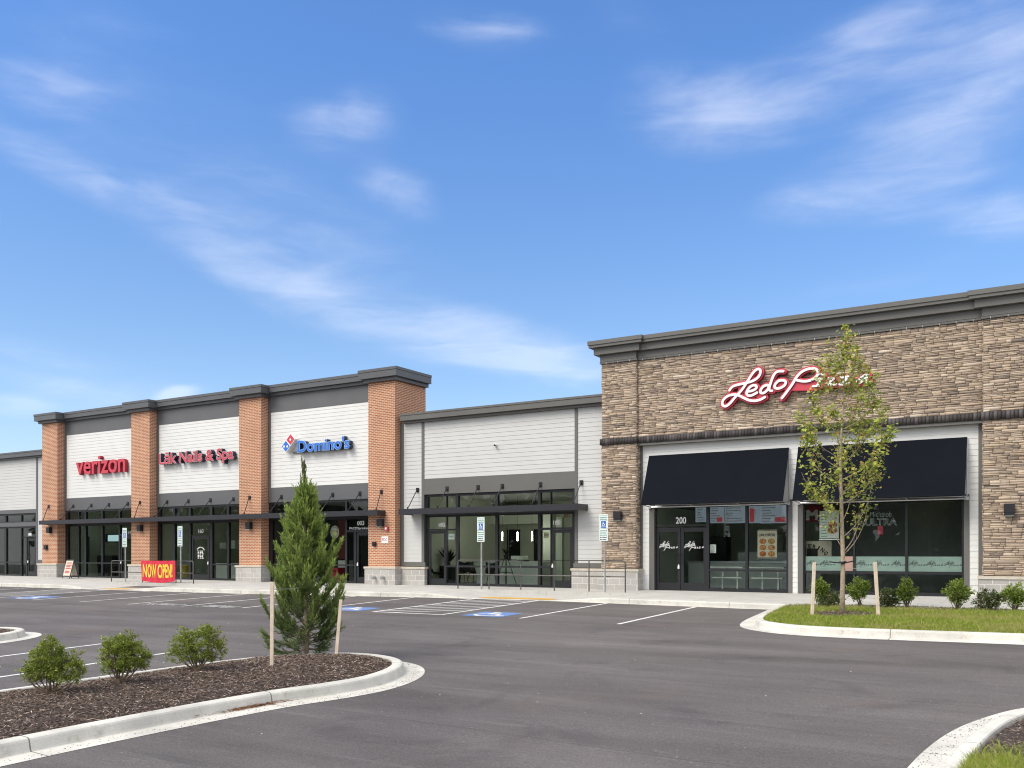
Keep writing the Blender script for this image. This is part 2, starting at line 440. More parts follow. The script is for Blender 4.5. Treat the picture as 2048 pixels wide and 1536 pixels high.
# lettering -----------------------------------------------------------
_tx = {}
def text_shape(s, bold=0., ext=0.):
    """the built-in face as a mesh: verts (x, y, z) and faces"""
    key = (s, bold, ext)
    if key in _tx: return _tx[key]
    cu = D.curves.new('lettering', 'FONT'); cu.body = s; cu.size = 1.; cu.extrude = ext; cu.offset = bold
    cu.resolution_u = 4
    o = D.objects.new('lettering', cu); COL.objects.link(o)
    dg = bpy.context.evaluated_depsgraph_get(); dg.update()
    me = D.meshes.new_from_object(o.evaluated_get(dg))
    V = [tuple(v.co) for v in me.vertices]; Fs = [tuple(p.vertices) for p in me.polygons]
    nz = [p.normal.z for p in me.polygons]
    D.objects.remove(o); D.curves.remove(cu); D.meshes.remove(me)
    _tx[key] = (V, Fs, nz); return _tx[key]
def text_to(mb, s, x0, x1, z0, z1, y, mi=0, bold=0., depth=0., ms=None, tf=None):
    """fit the word into a rectangle of the wall plane"""
    V, Fs, nz = text_shape(s, bold, .5 if depth else 0.)
    xs = [v[0] for v in V]; ys = [v[1] for v in V]
    ax, bx, ay, by = min(xs), max(xs), min(ys), max(ys)
    W = []
    for v in V:
        px = x0 + (v[0] - ax) / (bx - ax) * (x1 - x0); pz = z0 + (v[1] - ay) / max(by - ay, 1e-6) * (z1 - z0)
        py = y - (v[2] + .5) * depth + depth if depth else y
        W.append(tf(px, pz, py) if tf else (px, py, pz))
    n = len(mb.v); mb.v += W
    for f, q in zip(Fs, nz):
        mb.f.append(tuple(n + i for i in f)); mb.m.append(mi if (ms is None or abs(q) > .5) else ms)
def split_letters(s, x0, x1, z0, z1, y, mats, parent, bold, depth, ms=1, trim=None):
    """one mesh per channel letter"""
    mb = MB(); text_to(mb, s, x0, x1, z0, z1, y, 0, bold, depth, ms)
    par = list(range(len(mb.v)))
    def find(a):
        while par[a] != a: par[a] = par[par[a]]; a = par[a]
        return a
    for f in mb.f:
        for k in f[1:]: par[find(k)] = find(f[0])
    isl = {}
    for i, f in enumerate(mb.f): isl.setdefault(find(f[0]), []).append(i)
    items = []
    for r, fl in isl.items():
        xs = [mb.v[k][0] for i in fl for k in mb.f[i]]
        items.append([min(xs), max(xs), fl])
    items.sort(key=lambda t: t[0])
    groups = []
    for it in items:
        if groups:
            g = groups[-1]; ov = min(g[1], it[1]) - max(g[0], it[0])
            if ov > .35 * min(g[1] - g[0], it[1] - it[0]):
                g[0] = min(g[0], it[0]); g[1] = max(g[1], it[1]); g[2] += it[2]; continue
        groups.append([it[0], it[1], list(it[2])])
    out = []
    for g in groups:
        b = MB(); mp = {}
        for i in g[2]:
            fl = []
            for k in mb.f[i]:
                if k not in mp: mp[k] = len(b.v); b.v.append(mb.v[k])
                fl.append(mp[k])
            b.f.append(tuple(fl)); b.m.append(mb.m[i])
        out.append(b.build('letter', mats, parent))
    return out

# ------------------------------------------------------------------ wall pieces
def siding(mb, x0, x1, z0, z1, y, phase, e=.158, mi=0):
    """overlapping lap boards, each tilted out at its lower edge"""
    k0 = int(math.floor((z0 - phase) / e)); k1 = int(math.ceil((z1 - phase) / e))
    for k in range(k0, k1):
        a, b = max(z0, phase + k * e), min(z1, phase + (k + 1) * e)
        if b - a < .004: continue
        lo = y - .022; hi = y - .004 - .0095 * (1 - (b - phase - k * e) / e)
        lo = y - .004 - .0095 * (1 - (a - phase - k * e) / e)
        mb.face([(x0, lo, a), (x1, lo, a), (x1, hi, b), (x0, hi, b)], mi)
        mb.face([(x0, y + .01, a), (x1, y + .01, a), (x1, lo, a), (x0, lo, a)], mi)
        mb.face([(x0, y + .01, a), (x0, lo, a), (x0, hi, b), (x0, y + .01, b)], mi)
        mb.face([(x1, lo, a), (x1, y + .01, a), (x1, y + .01, b), (x1, hi, b)], mi)
STONE_PAL = np.array([(.385, .270, .165), (.43, .31, .195), (.33, .235, .15), (.50, .38, .255), (.27, .195, .135), (.21, .155, .115), (.40, .29, .2), (.46, .335, .20), (.36, .26, .175), (.55, .44, .31), (.36, .245, .14), (.17, .13, .105)])
STONE_PAL = .85 * STONE_PAL + .15 * np.array([.345, .25, .165])
STONE_PAL = 1.17 * (.68 * STONE_PAL + .32 * (STONE_PAL @ np.array([.3, .55, .15]))[:, None])
STONE_W = np.array([4, 4, 3, 2.2, 2.2, 1.6, 3, 2.5, 3, 1., 2.5, .8])
class Stones:
    def __init__(s): s.V = []; s.F = []; s.c = []
    def stone(s, o, ux, w, z0, z1, out, nrm, col):
        # o: wall corner, ux: along, nrm: outwards
        g = .0028; n = len(s.V)
        a = o + ux * g; b = o + ux * (w - g)
        t = .35 * min(.02, (z1 - z0) * .2)
        d1, d2, d3, d4 = [out + rnd.uniform(-.005, .005) for _ in range(4)]
        zz0, zz1 = z0 + g * .7, z1 - g * .7
        j = [rnd.uniform(-.004, .004) for _ in range(4)]
        fr = [a + nrm * d1 + ux * t, b + nrm * d2 - ux * t, b + nrm * d3 - ux * t, a + nrm * d4 + ux * t]
        fz = [zz0 + t + j[0], zz0 + t + j[1], zz1 - t + j[2], zz1 - t + j[3]]
        bk = [a, b, b, a]; bz = [zz0, zz0, zz1, zz1]
        for p, z in zip(bk, bz): s.V.append((p.x, p.y, z))
        for p, z in zip(fr, fz): s.V.append((p.x, p.y, z))
        for q in ((4, 5, 6, 7), (0, 1, 5, 4), (1, 2, 6, 5), (2, 3, 7, 6), (3, 0, 4, 7)):
            s.F.append(tuple(n + i for i in q)); s.c.append(col)
    def wall(s, x0, y0, x1, y1, z0, z1, nrm):
        a = Vector((x0, y0, 0)); d = Vector((x1 - x0, y1 - y0, 0)); ln = d.length; ux = d.normalized(); nv = Vector(nrm)
        z = z0
        while z < z1 - .02:
            h = rnd.choice((.06, .075, .09, .10, .12, .13))
            if z1 - z - h < .06: h = z1 - z
            x = -rnd.uniform(0, .3)
            while x < ln:
                w = rnd.uniform(.22, .62)
                xa, xb = max(0, x), min(ln, x + w)
                if ln - xb < .09: xb = ln; w = ln - x + .01
                if xb - xa > .02:
                    k = rnd.choice((2, 2, 3)) if h > .095 else rnd.choice((1, 1, 2))
                    cuts = [0] + sorted(rnd.uniform(.25, .75) if k == 2 else (q + 1) / k + rnd.uniform(-.08, .08) for q in range(k - 1)) + [1]
                    for q in range(k):
                        za, zb = z + h * cuts[q], z + h * cuts[q + 1]
                        sub = [(xa, xb)]
                        if xb - xa > .3 and rnd.random() < .45:
                            m_ = xa + (xb - xa) * rnd.uniform(.3, .7); sub = [(xa, m_), (m_, xb)]
                        for (p, r) in sub:
                            base = STONE_PAL[NR.choice(len(STONE_PAL), p=STONE_W / STONE_W.sum())]
                            col = base * rnd.uniform(.85, 1.15)
                            s.stone(a + ux * p, ux, r - p, za, zb, rnd.uniform(.008, .034), nv, col)
                x += w
            z += h
    def build(s, name, parent):
        return np_mesh(name, np.array(s.V), np.array(s.F), 'stone', np.array(s.c), parent)
def cornice(mb, runs, mi=0):
    """runs: (x0, x1, yback, [(z0, z1, yfront, overhang_left, overhang_right)])"""
    for x0, x1, yb, st in runs:
        for z0, z1, yf, l, r in st: mb.box(x0 - l, x1 + r, yf, yb, z0, z1, mi)
def storefront(parent, x0, x1, z0, z1, y, cols, bars, glass='glass', frame='black', fw=.055):
    """aluminium frame + one sheet of glass per gap. cols: [(xa, xb, zlow)] clear gaps, bars: [(xa, xb, za, zb)] rails"""
    mb = MB(); gl = MB()
    cols = sorted(cols); px = x0
    for xa, xb, zl in cols:
        if xa - px > .005: mb.box(px, xa, y - .055, y + .07, z0, z1)
        px = xb
    if x1 - px > .005: mb.box(px, x1, y - .055, y + .07, z0, z1)
    for xa, xb, zl in cols:
        mb.box(xa, xb, y - .05, y + .065, z1 - .09, z1)
        if zl <= z0 + .01: mb.box(xa, xb, y - .05, y + .065, z0, z0 + .1)
        zs = sorted([(max(a, zl), b) for p, q, a, b in bars if p <= (xa + xb) / 2 <= q])
        for a, b in zs: mb.box(xa, xb, y - .052, y + .067, a, b)
        lo = max(zl, z0 + .1)
        gl.face([(xa, y, lo), (xb, y, lo), (xb, y, z1 - .09), (xa, y, z1 - .09)])
    fr = mb.build('storefront_frame', frame, parent)
    g = gl.build('glazing', glass, fr)
    return fr
def door(parent, x0, x1, z0, z1, y, hinge='L', glass='glass', frame='black', stile=.1, bottom=.26, bar=None, lock=True):
    mb = MB(); ya, yb = y - .03, y + .03
    mb.box(x0, x0 + stile, ya, yb, z0, z1); mb.box(x1 - stile, x1, ya, yb, z0, z1)
    mb.box(x0 + stile, x1 - stile, ya + .002, yb - .002, z0, z0 + bottom); mb.box(x0 + stile, x1 - stile, ya + .002, yb - .002, z1 - .13, z1)
    o = mb.build('door', frame, parent)
    g = MB(); g.face([(x0 + stile, y, z0 + bottom), (x1 - stile, y, z0 + bottom), (x1 - stile, y, z1 - .13), (x0 + stile, y, z1 - .13)])
    g.build('door_pane', glass, o)
    h = MB(); hx = x1 - stile * .55 if hinge == 'L' else x0 + stile * .55
    hz = z0 + 1.05
    h.tube([(hx, ya - .01, hz - .17), (hx, ya - .055, hz - .17), (hx, ya - .055, hz + .17), (hx, ya - .01, hz + .17)], .013, 6)
    h.build('door_handle', 'black', o)
    if lock:
        k = MB(); k.box(hx - .028, hx + .028, ya - .035, ya - .002, hz - .33, hz - .24); k.box(hx - .02, hx + .02, ya - .02, ya - .004, hz - .24, hz - .19)
        k.build('key_box', 'white', o)
    return o
def room(parent, x0, x1, y0, y1, z0, z1, wall='iwall', floor='ifloor', ceil='iceil'):
    f = MB(); f.face([(x0, y0, z0), (x1, y0, z0), (x1, y1, z0), (x0, y1, z0)]); f.build('interior_floor', floor, parent)
    c = MB(); c.face([(x0, y0, z1), (x0, y1, z1), (x1, y1, z1), (x1, y0, z1)]); c.build('interior_ceiling', ceil, parent)
    w = MB(); w.face([(x0, y1, z0), (x1, y1, z0), (x1, y1, z1), (x0, y1, z1)])
    w.face([(x0, y0, z0), (x0, y1, z0), (x0, y1, z1), (x0, y0, z1)]); w.face([(x1, y1, z0), (x1, y0, z0), (x1, y0, z1), (x1, y1, z1)])
    w.build('interior_wall', wall, parent)
def shell(parent, x0, x1, zr, yb=46., yf=29.3):
    r = MB(); r.box(x0, x1, yf, yb, zr, zr + .2); r.build('roof', 'metal', parent)
    r = MB(); r.box(x0, x1, yb + .003, yb + .25, -.1, zr + .6); r.build('rear_wall', 'siding_g', parent)
    for a, b in ((x0 + .003, x0 + .2), (x1 - .2, x1 - .003)):
        r = MB(); r.box(a, b, yf, yb, -.1, zr - .003); r.build('side_wall', 'siding_g', parent)
def support_rods(canopy, pts, ybot, zbot):
    """hanger rods: wall plate at (x, y, z), foot on the canopy"""
    for x, y, z in pts:
        mb = MB(); mb.box(x - .065, x + .065, y - .03, y - .002, z - .085, z + .085)
        mb.tube([(x, y - .03, z), (x, y - .06, z - .02), (x, ybot, zbot)], .018, 6)
        mb.tube([(x, ybot, zbot + .02), (x, ybot, zbot + .07)], .028, 6)
        mb.build('support_rod', 'black', canopy)
def canopy(parent, x0, x1, yf, yb, z0, z1, notches=()):
    mb = MB()
    mb.box(x0, x1, yf, yf + .07, z0, z1)
    mb.box(x0, x0 + .07, yf + .0702, yb, z0 + .002, z1 - .002); mb.box(x1 - .07, x1, yf + .0702, yb, z0 + .002, z1 - .002)
    mb.box(x0 + .0702, x1 - .0702, yf + .0702, yb, z0 + .035, z0 + .075)
    n = int((x1 - x0) / 1.2)
    for i in range(1, n):
        x = x0 + (x1 - x0) * i / n
        mb.box(x - .03, x + .03, yf + .0704, yb, z0 + .078, z1 - .02)
    return mb.build('canopy', 'canopy', parent)

# ================================================================== GROUND
def curb_y(x):
    pts = [(-90, 23.55), (-37.8, 23.58), (-30.1, 23.71), (-26.3, 23.8), (-23.5, 24.1), (-19.1, 24.55), (-16.7, 24.7), (-14.3, 24.78), (-11.8, 24.58), (-9., 24.34), (-7.5, 24.2), (40, 24.2)]
    for (a, p), (b, q) in zip(pts, pts[1:]):
        if x <= b: return p + (q - p) * max(0, (x - a)) / (b - a)
    return pts[-1][1]
def quad_sheet(mb, x0, x1, y0, y1, dz, nx=1, ny=1, mi=0):
    for i in range(nx):
        for j in range(ny):
            a, b = x0 + (x1 - x0) * i / nx, x0 + (x1 - x0) * (i + 1) / nx
            c, d = y0 + (y1 - y0) * j / ny, y0 + (y1 - y0) * (j + 1) / ny
            mb.face([(a, c, gz(c) + dz), (b, c, gz(c) + dz), (b, d, gz(d) + dz), (a, d, gz(d) + dz)], mi)
mb = MB()
mb.face([(-320, -60, gz(-60)), (320, -60, gz(-60)), (320, 26, gz(26)), (-320, 26, gz(26))])
mb.face([(-320, 26, gz(26)), (320, 26, gz(26)), (320, 400, gz(26)), (-320, 400, gz(26))])
mb.face([(-320, -300, gz(-60)), (320, -300, gz(-60)), (320, -60, gz(-60)), (-320, -60, gz(-60))])
struct(mb.build('parking_lot', 'asphalt'))

# --- sidewalk with two ramps cut into it
RAMPS = [(-18.55, -16.9, -13.75, -11.85, 26.95), (-37.2, -35.1, -32.7, -30.9, 26.0)]
def top_front(x):
    """height of the kerb top above the paving along the front"""
    for a, b, c, d, w in RAMPS:
        if a < x < b: return .15 * (b - x) / (b - a) + .012
        if b <= x <= c: return .012
        if c < x < d: return .15 * (x - c) / (d - c) + .012
    return .15
def walk_z(x, y):
    yc = curb_y(x); z0 = gz(yc) + .15
    return z0 + (.235 - z0) * min(1., (y - yc) / (28.3 - yc))
def ramp_z(x, y):
    yc = curb_y(x); h = top_front(x)
    full = walk_z(x, y)
    if h > .1499: return full
    k = (h - .012) / .15
    return (gz(yc) + .012 + .02 * (y - yc)) * (1 - k) + full * k
xs = [-90, -75, -60, -50, -45, -41]
x = -39.
while x < -6.5: xs.append(round(x, 3)); x += .25
for r in RAMPS: xs += list(r[:4])
xs = sorted(set(xs)); xs = [v for i, v in enumerate(xs) if i == 0 or v - xs[i - 1] > .01] + [-6, 0, 10, 25, 40]
def wall_y(x):
    for r in RAMPS:
        if r[0] - .001 <= x <= r[3] + .001: return r[4]
    return 26.5
mb = MB()
for a, b in zip(xs, xs[1:]):
    w = wall_y((a + b) / 2)
    mid = (a + b) / 2; inr = any(r[0] < mid < r[3] for r in RAMPS)
    ys = lambda x: [curb_y(x) + .16, (curb_y(x) + .16 + w) / 2, w]
    for k in range(2):
        ya, yb = ys(a), ys(b)
        mb.face([(a, ya[k], ramp_z(a, ya[k])), (b, yb[k], ramp_z(b, yb[k])), (b, yb[k + 1], ramp_z(b, yb[k + 1])), (a, ya[k + 1], ramp_z(a, ya[k + 1]))])
    if inr:
        mb.face([(a, w, ramp_z(a, w)), (b, w, ramp_z(b, w)), (b, w, walk_z(b, w)), (a, w, walk_z(a, w))])
    mb.face([(a, w, walk_z(a, w)), (b, w, walk_z(b, w)), (b, 29.4, walk_z(b, 29.4)), (a, 29.4, walk_z(a, 29.4))])
sw = struct(mb.build('sidewalk', 'walk'))
def sweep(name, rows, mats, run, mi=None, parent=None, smooth=False):
    """rows: list of stations, each a list of points"""
    n = len(rows[0]); V = [p for r in rows for p in r]; Fs = []; me = D.meshes.new(name)
    for i in range(len(rows) - 1):
        for k in range(n - 1): Fs.append((i * n + k, (i + 1) * n + k, (i + 1) * n + k + 1, i * n + k + 1))
    me.from_pydata(V, [], Fs); me.materials.append(M[mats])
    a = me.attributes.new('run', 'FLOAT', 'POINT')
    a.data.foreach_set('value', np.repeat(np.array(run, dtype=np.float32), n))
    if smooth: me.polygons.foreach_set('use_smooth', [True] * len(me.polygons))
    me.update(); return link(name, me, parent)
rows = []; run = []
for x in xs:
    yc = curb_y(x); h = top_front(x); g = gz(yc)
    rows.append([(x, yc - .06, g + .003), (x, yc - .005, g + .006), (x, yc + .012, g + h * .8 + .002), (x, yc + .03, g + h * .96), (x, yc + .06, g + h + .002), (x, yc + .162, g + h + .004)])
    run.append(x + 90.4)
struct(sweep('kerb', rows, 'curb', run))

# --- islands
def poly_in(px, pts):
    c = False; j = len(pts) - 1; x, y = px
    for i in range(len(pts)):
        a, b = pts[i], pts[j]
        if (a[1] > y) != (b[1] > y) and x < (b[0] - a[0]) * (y - a[1]) / (b[1] - a[1]) + a[0]: c = not c
        j = i
    return c
def in_mask(P2, pts):
    x, y = P2[:, 0], P2[:, 1]; c = np.zeros(len(P2), bool); j = len(pts) - 1
    for i in range(len(pts)):
        (ax, ay), (bx, by) = pts[i], pts[j]
        if ay != by:
            t = ((ay > y) != (by > y)) & (x < (bx - ax) * (y - ay) / (by - ay) + ax); c ^= t
        j = i
    return c
def offset_path(path, d, closed=False):
    out = []; n = len(path)
    for i in range(n):
        a = Vector(path[i - 1] if (i > 0 or closed) else path[0]); b = Vector(path[(i + 1) % n] if (i < n - 1 or closed) else path[-1])
        t = (b - a).normalized(); nn = Vector((t.y, -t.x))   # to the right of travel
        out.append((path[i][0] + nn.x * d, path[i][1] + nn.y * d))
    return out
# kerb profile across, from the road: (offset outwards, height)
PROF = [(.34, .004), (.03, .012), (.02, .03), (.0, .118), (-.012, .138), (-.04, .15), (-.155, .154), (-.165, .14), (-.165, .03)]
def island_kerb(path, name='island_kerb', prof=PROF):
    pp = smooth_pts(path, 6); run = [0]
    for a, b in zip(pp, pp[1:]): run.append(run[-1] + math.hypot(b[0] - a[0], b[1] - a[1]))
    offs = [offset_path(pp, o) for o, h in prof]
    rows = [[(offs[k][i][0], offs[k][i][1], gz(offs[k][i][1]) + h) for k, (o, h) in enumerate(prof)] for i in range(len(pp))]
    o = struct(sweep(name, rows, 'curb', [r + 1.7 for r in run]))
    return offset_path(pp, -.16)
# travel so that the road lies to the right
ISL_A = [(-12.9, -2.), (-12.75, 2.), (-12.6, 4.5), (-12.38, 7.), (-12.02, 9.5), (-11.78, 10.6), (-11.45, 11.35), (-10.95, 11.85), (-10.4, 12.02), (-9.85, 11.98), (-9.3, 11.72), (-8.86, 11.2), (-8.6, 10.6), (-8.5, 9.95), (-8.6, 9.3), (-8.83, 8.5), (-9.0, 7.2), (-9.1, 5.8), (-9.15, 4.), (-9.3, 1.5), (-9.4, -2.)]
ISL_A = [(x, y) for x, y in ISL_A][::-1]
def ensure(path):
    # orientation: polygon area sign so that "right of travel" points outwards (clockwise is wrong side)
    A = sum(path[i][0] * path[(i + 1) % len(path)][1] - path[(i + 1) % len(path)][0] * path[i][1] for i in range(len(path)))
    return path if A > 0 else path[::-1]
ISL_B = [(12., 24.1), (12., 19.5), (6., 19.3), (1., 19.2), (-.9, 19.15), (-2.65, 19.0), (-4.1, 18.95), (-4.95, 19.08), (-5.6, 19.45), (-6.02, 20.0), (-6.28, 21.), (-6.45, 22.5), (-6.6, 24.1)]
ISL_C = [(4.2, 2.), (4.2, 13.3), (1.8, 13.3), (.8, 13.18), (.15, 12.75), (-.3, 12.2), (-.62, 11.4), (-.82, 10.6), (-.94, 9.6), (-.99, 8.5), (-1.02, 7.), (-1.0, 2.)]
ISL_D = [(-22.3, -2.), (-22.2, 9.8), (-22.0, 10.9), (-21.5, 11.7), (-20.8, 12.05), (-20.1, 11.92), (-19.58, 11.35), (-19.36, 10.4), (-19.3, 8.), (-19.2, -2.)]
INN = {}
for k, p in (('A', ISL_A), ('B', ISL_B), ('C', ISL_C), ('D', ISL_D)):
    INN[k] = island_kerb(ensure(p))

def bed_height(poly):
    ps = np.array(poly)
    a = ps; b = np.roll(ps, -1, 0)
    def dist(P2):
        d = np.full(len(P2), 9.)
        for i in range(len(a) - 1):
            e = b[i] - a[i]; l2 = max(e @ e, 1e-9)
            t = np.clip(((P2 - a[i]) @ e) / l2, 0, 1)
            d = np.minimum(d, np.linalg.norm(P2 - a[i] - t[:, None] * e, axis=1))
        return d
    return dist
def lump(P2, seed, sc=2.):
    r = np.random.RandomState(seed); h = np.zeros(len(P2))
    for k in range(14):
        w = r.normal(size=2) * sc * (1 + k * .35); h += np.sin(P2 @ w + r.uniform(0, 6.3)) / (1 + k * .5)
    return h * .35
def bed(name, key, mat, rise, rough, seed, ymin, step=.09, ymax=99, xmax=99):
    poly = INN[key]; ps = np.array(poly); dist = bed_height(poly)
    x0, x1 = ps[:, 0].min(), min(ps[:, 0].max(), xmax); y0, y1 = max(ps[:, 1].min(), ymin), min(ps[:, 1].max(), ymax)
    gx = np.arange(x0 - .05, x1 + .05, step); gy = np.arange(y0 - .05, y1 + .05, step)
    A, B = np.meshgrid(gx, gy, indexing='ij'); P2 = np.stack([A.ravel(), B.ravel()], 1)
    ins = in_mask(P2, poly); d = dist(P2)
    keep = ins | (d < step * 1.5)
    z = np.array([gz(y) for y in P2[:, 1]]) + .1 + np.where(ins, rise * (1 - np.exp(-d / .45)), 0) + lump(P2, seed) * rough * np.where(ins, np.clip(d / .2, 0, 1), 0)
    z = np.where(ins, z, np.array([gz(y) for y in P2[:, 1]]) + .06)
    V = np.concatenate([P2, z[:, None]], 1)
    ny = len(gy); idx = np.arange(len(P2)).reshape(len(gx), ny)
    q = np.stack([idx[:-1, :-1], idx[1:, :-1], idx[1:, 1:], idx[:-1, 1:]], -1).reshape(-1, 4)
    q = q[(ins[q].sum(1) >= 1)]
    o = np_mesh(name, V, q, mat, None, None, True); struct(o)
    def h(P):
        dd = dist(P); return np.array([gz(y) for y in P[:, 1]]) + .1 + rise * (1 - np.exp(-dd / .45)) + lump(P, seed) * rough * np.clip(dd / .2, 0, 1)
    return h
def scatter(key, n, ymin, ymax=99, xmax=99, margin=0.):
    poly = INN[key]; ps = np.array(poly)
    lo = np.array([ps[:, 0].min(), max(ps[:, 1].min(), ymin)]); hi = np.array([min(ps[:, 0].max(), xmax), min(ps[:, 1].max(), ymax)])
    P2 = lo + NR.rand(int(n), 2) * (hi - lo)
    return P2[in_mask(P2, poly)]
def mulch(key, h, n, ymin, ymax=99, xmax=99, exclude=None, extra=None):
    P2 = scatter(key, n, ymin, ymax, xmax) if extra is None else extra
    if exclude is not None: P2 = P2[~exclude(P2)]
    k = len(P2)
    z = h(P2) + NR.rand(k) * .022
    P0 = np.concatenate([P2, z[:, None]], 1)
    a = NR.rand(k) * 6.283; Dr = unit(np.stack([np.cos(a), np.sin(a), NR.normal(0, .28, k)], 1))
    Ln = NR.gamma(3., .0145, k) + .012; Wd = NR.uniform(.004, .012, k)
    side = unit(np.cross(Dr, np.array([0, 0, 1.]) + NR.normal(0, .55, (k, 3))))
    V, Fq = blades(P0 - Dr * (Ln * .5)[:, None], Dr, Ln, Wd, side)
    pal = 1.65 * np.array([(.112, .080, .064), (.066, .048, .040), (.165, .122, .098), (.034, .026, .023), (.25, .2, .165), (.09, .065, .055), (.34, .29, .245)])
    c = pal[NR.choice(7, k, p=[.25, .22, .18, .15, .09, .08, .03])] * NR.uniform(.8, 1.2, (k, 1))
    return V, Fq, c
hA = bed('mulch_bed', 'A', 'soil', .13, .035, 3, -1.5)
V, Fq, c = mulch('A', hA, 88000, 3.4)
tag(np_mesh('mulch', V, Fq, 'mulch', c), 'brown shredded bark mulch filling the near left kerbed island', 'mulch', kind='stuff')
hC = bed('mulch_bed', 'C', 'soil', .09, .03, 5, 2.)
hD = bed('mulch_bed', 'D', 'soil', .08, .03, 6, 0.)
V, Fq, c = mulch('C', hC, 26000, 8.2)
V2, F2, c2 = mulch('D', hD, 12000, 8.5)
tag(np_mesh('mulch', V, Fq, 'mulch', c), 'dark bark mulch inside the curved kerb at lower right', 'mulch', kind='stuff')
tag(np_mesh('mulch', V2, F2, 'mulch', c2), 'dark bark mulch in the small kerb nose at far left', 'mulch', kind='stuff')
hB = bed('lawn', 'B', 'turf', .05, .015, 9, 0., .12)
TREE2 = (-4.59, 21.79)
def grass(P2, h, lmin, lmax, cols, probs, seed, wid=(.004, .008)):
    k = len(P2); z = h(P2) - .01
    P0 = np.concatenate([P2, z[:, None]], 1)
    Dr = unit(np.stack([NR.normal(0, .3, k), NR.normal(0, .3, k), np.ones(k)], 1))
    clump = 1 + .35 * lump(P2, seed, 3.)
    Ln = NR.uniform(lmin, lmax, k) * np.clip(clump, .4, 1.8)
    Wd = NR.uniform(*wid, k); bend = np.stack([NR.normal(0, .25, k) * Ln, NR.normal(0, .25, k) * Ln, -.1 * Ln], 1)
    V, Fq = blades(P0, Dr, Ln, Wd, None, bend)
    c = np.array(cols)[NR.choice(len(cols), k, p=probs)] * NR.uniform(.75, 1.25, (k, 1))
    dry = np.clip(lump(P2, seed + 5, 1.7) * .9, 0, .6)[:, None]; c = c * (1 - dry) + dry * np.array([.46, .40, .17])
    return V, Fq, c
GC = [(.30, .37, .05), (.22, .31, .04), (.38, .42, .08), (.44, .40, .15), (.15, .22, .03)]
GP = [.34, .24, .20, .12, .10]
P2 = scatter('B', 135000, 0., 24.1, 4.5)
dt = np.hypot(P2[:, 0] - TREE2[0], P2[:, 1] - TREE2[1] * 1.)
ring = np.hypot((P2[:, 0] - TREE2[0]), (P2[:, 1] - TREE2[1])) < .72
strip = P2[:, 1] > 23.35 + .12 * np.sin(P2[:, 0] * 5)
P2g = P2[~ring & ~(strip & (NR.rand(len(P2)) > .12))]
V, Fq, c = grass(P2g, hB, .06, .155, GC, GP, 21, (.006, .012))
tag(np_mesh('grass', V, Fq, 'grass', c), 'fresh green grass covering the kerbed island by the restaurant', 'grass', kind='stuff')
P2m = P2[(ring | strip)]
P2m = P2m[NR.rand(len(P2m)) < .8]
V, Fq, c = mulch('B', lambda p: hB(p) + .03, 0, 0, extra=P2m)
tag(np_mesh('mulch', V, Fq, 'mulch', c), 'mulch ring under the maple and strip along the sidewalk shrubs', 'mulch', kind='stuff')
P2 = scatter('C', 60000, 8.0, 9.6, 1.)
e = (P2[:, 1] < 9.0 - .55 * (P2[:, 0] + .85)) | ((P2[:, 1] < 9.35) & (NR.rand(len(P2)) < .06))
V, Fq, c = grass(P2[e], hC, .05, .15, GC, [.34, .2, .2, .2, .06], 4, (.004, .008))
tag(np_mesh('grass', V, Fq, 'grass', c), 'patch of thin yellow green grass beside the lower right kerb', 'grass', kind='stuff')

# --- painted markings
def line(x0, y0, x1, y1, w=.105, mat='line', name='parking_line', dz=.004, n=6):
    mb = MB(); d = Vector((x1 - x0, y1 - y0)).normalized(); nn = Vector((-d.y, d.x)) * w / 2
    for i in range(n):
        a = Vector((x0, y0)).lerp(Vector((x1, y1)), i / n); b = Vector((x0, y0)).lerp(Vector((x1, y1)), (i + 1) / n)
        mb.face([(*(a - nn), gz((a - nn).y) + dz), (*(b - nn), gz((b - nn).y) + dz), (*(b + nn), gz((b + nn).y) + dz), (*(a + nn), gz((a + nn).y) + dz)])
    return mb
def stall(x, y0, y1=None):
    y1 = curb_y(x) - .07 if y1 is None else y1
    struct(line(x, y0, x, y1).build('parking_line', 'line'))
for x, y0 in [(-8.99, 19.27), (-11.8, 19.6), (-18.87, 19.4), (-21.2, 19.2), (-23.58, 18.95), (-26.01, 18.8), (-28.6, 18.85), (-31.25, 18.8), (-38.9, 18.7), (-41.5, 18.7), (-44.1, 18.7)]: stall(x, y0)
for x, y0, y1 in [(-14.46, 5.2, 11.35), (-16.97, 5.2, 11.75)]: stall(x, y0, y1)
def aisle(xa, xb, y0):
    ya, yb = curb_y(xa) - .07, curb_y(xb) - .07
    mb = line(xa, y0, xa, ya)
    for q in (line(xb, y0, xb, yb), line(xa, y0 + .05, xb, y0 + .05, dz=.0055)):
        mb.add(q.v, q.f)
    y = y0 + .55; s = (22.9 - 20.25) / 2.4
    while y < ya + 2.2:
        x1 = xb; y1 = y; x0 = xa; yy0 = y + 0
        # diagonal hatch, left end nearer the road
        p0 = [xa, y - 1.1]; p1 = [xb, y + 1.1]
        if p0[1] < y0 + .05: t = (y0 + .05 - p0[1]) / (p1[1] - p0[1]); p0 = [xa + (xb - xa) * t, y0 + .05]
        if p1[1] > ya: t = (ya - p0[1]) / (p1[1] - p0[1]); p1 = [p0[0] + (xb - p0[0]) * t, ya]
        if p1[0] - p0[0] > .15:
            q = line(p0[0], p0[1], p1[0], p1[1], .1, dz=.0048); mb.add(q.v, q.f)
        y += .78
    struct(mb.build('hatched_aisle', 'line'))
aisle(-16.55, -14.24, 19.62)
aisle(-36.3, -33.75, 18.85)
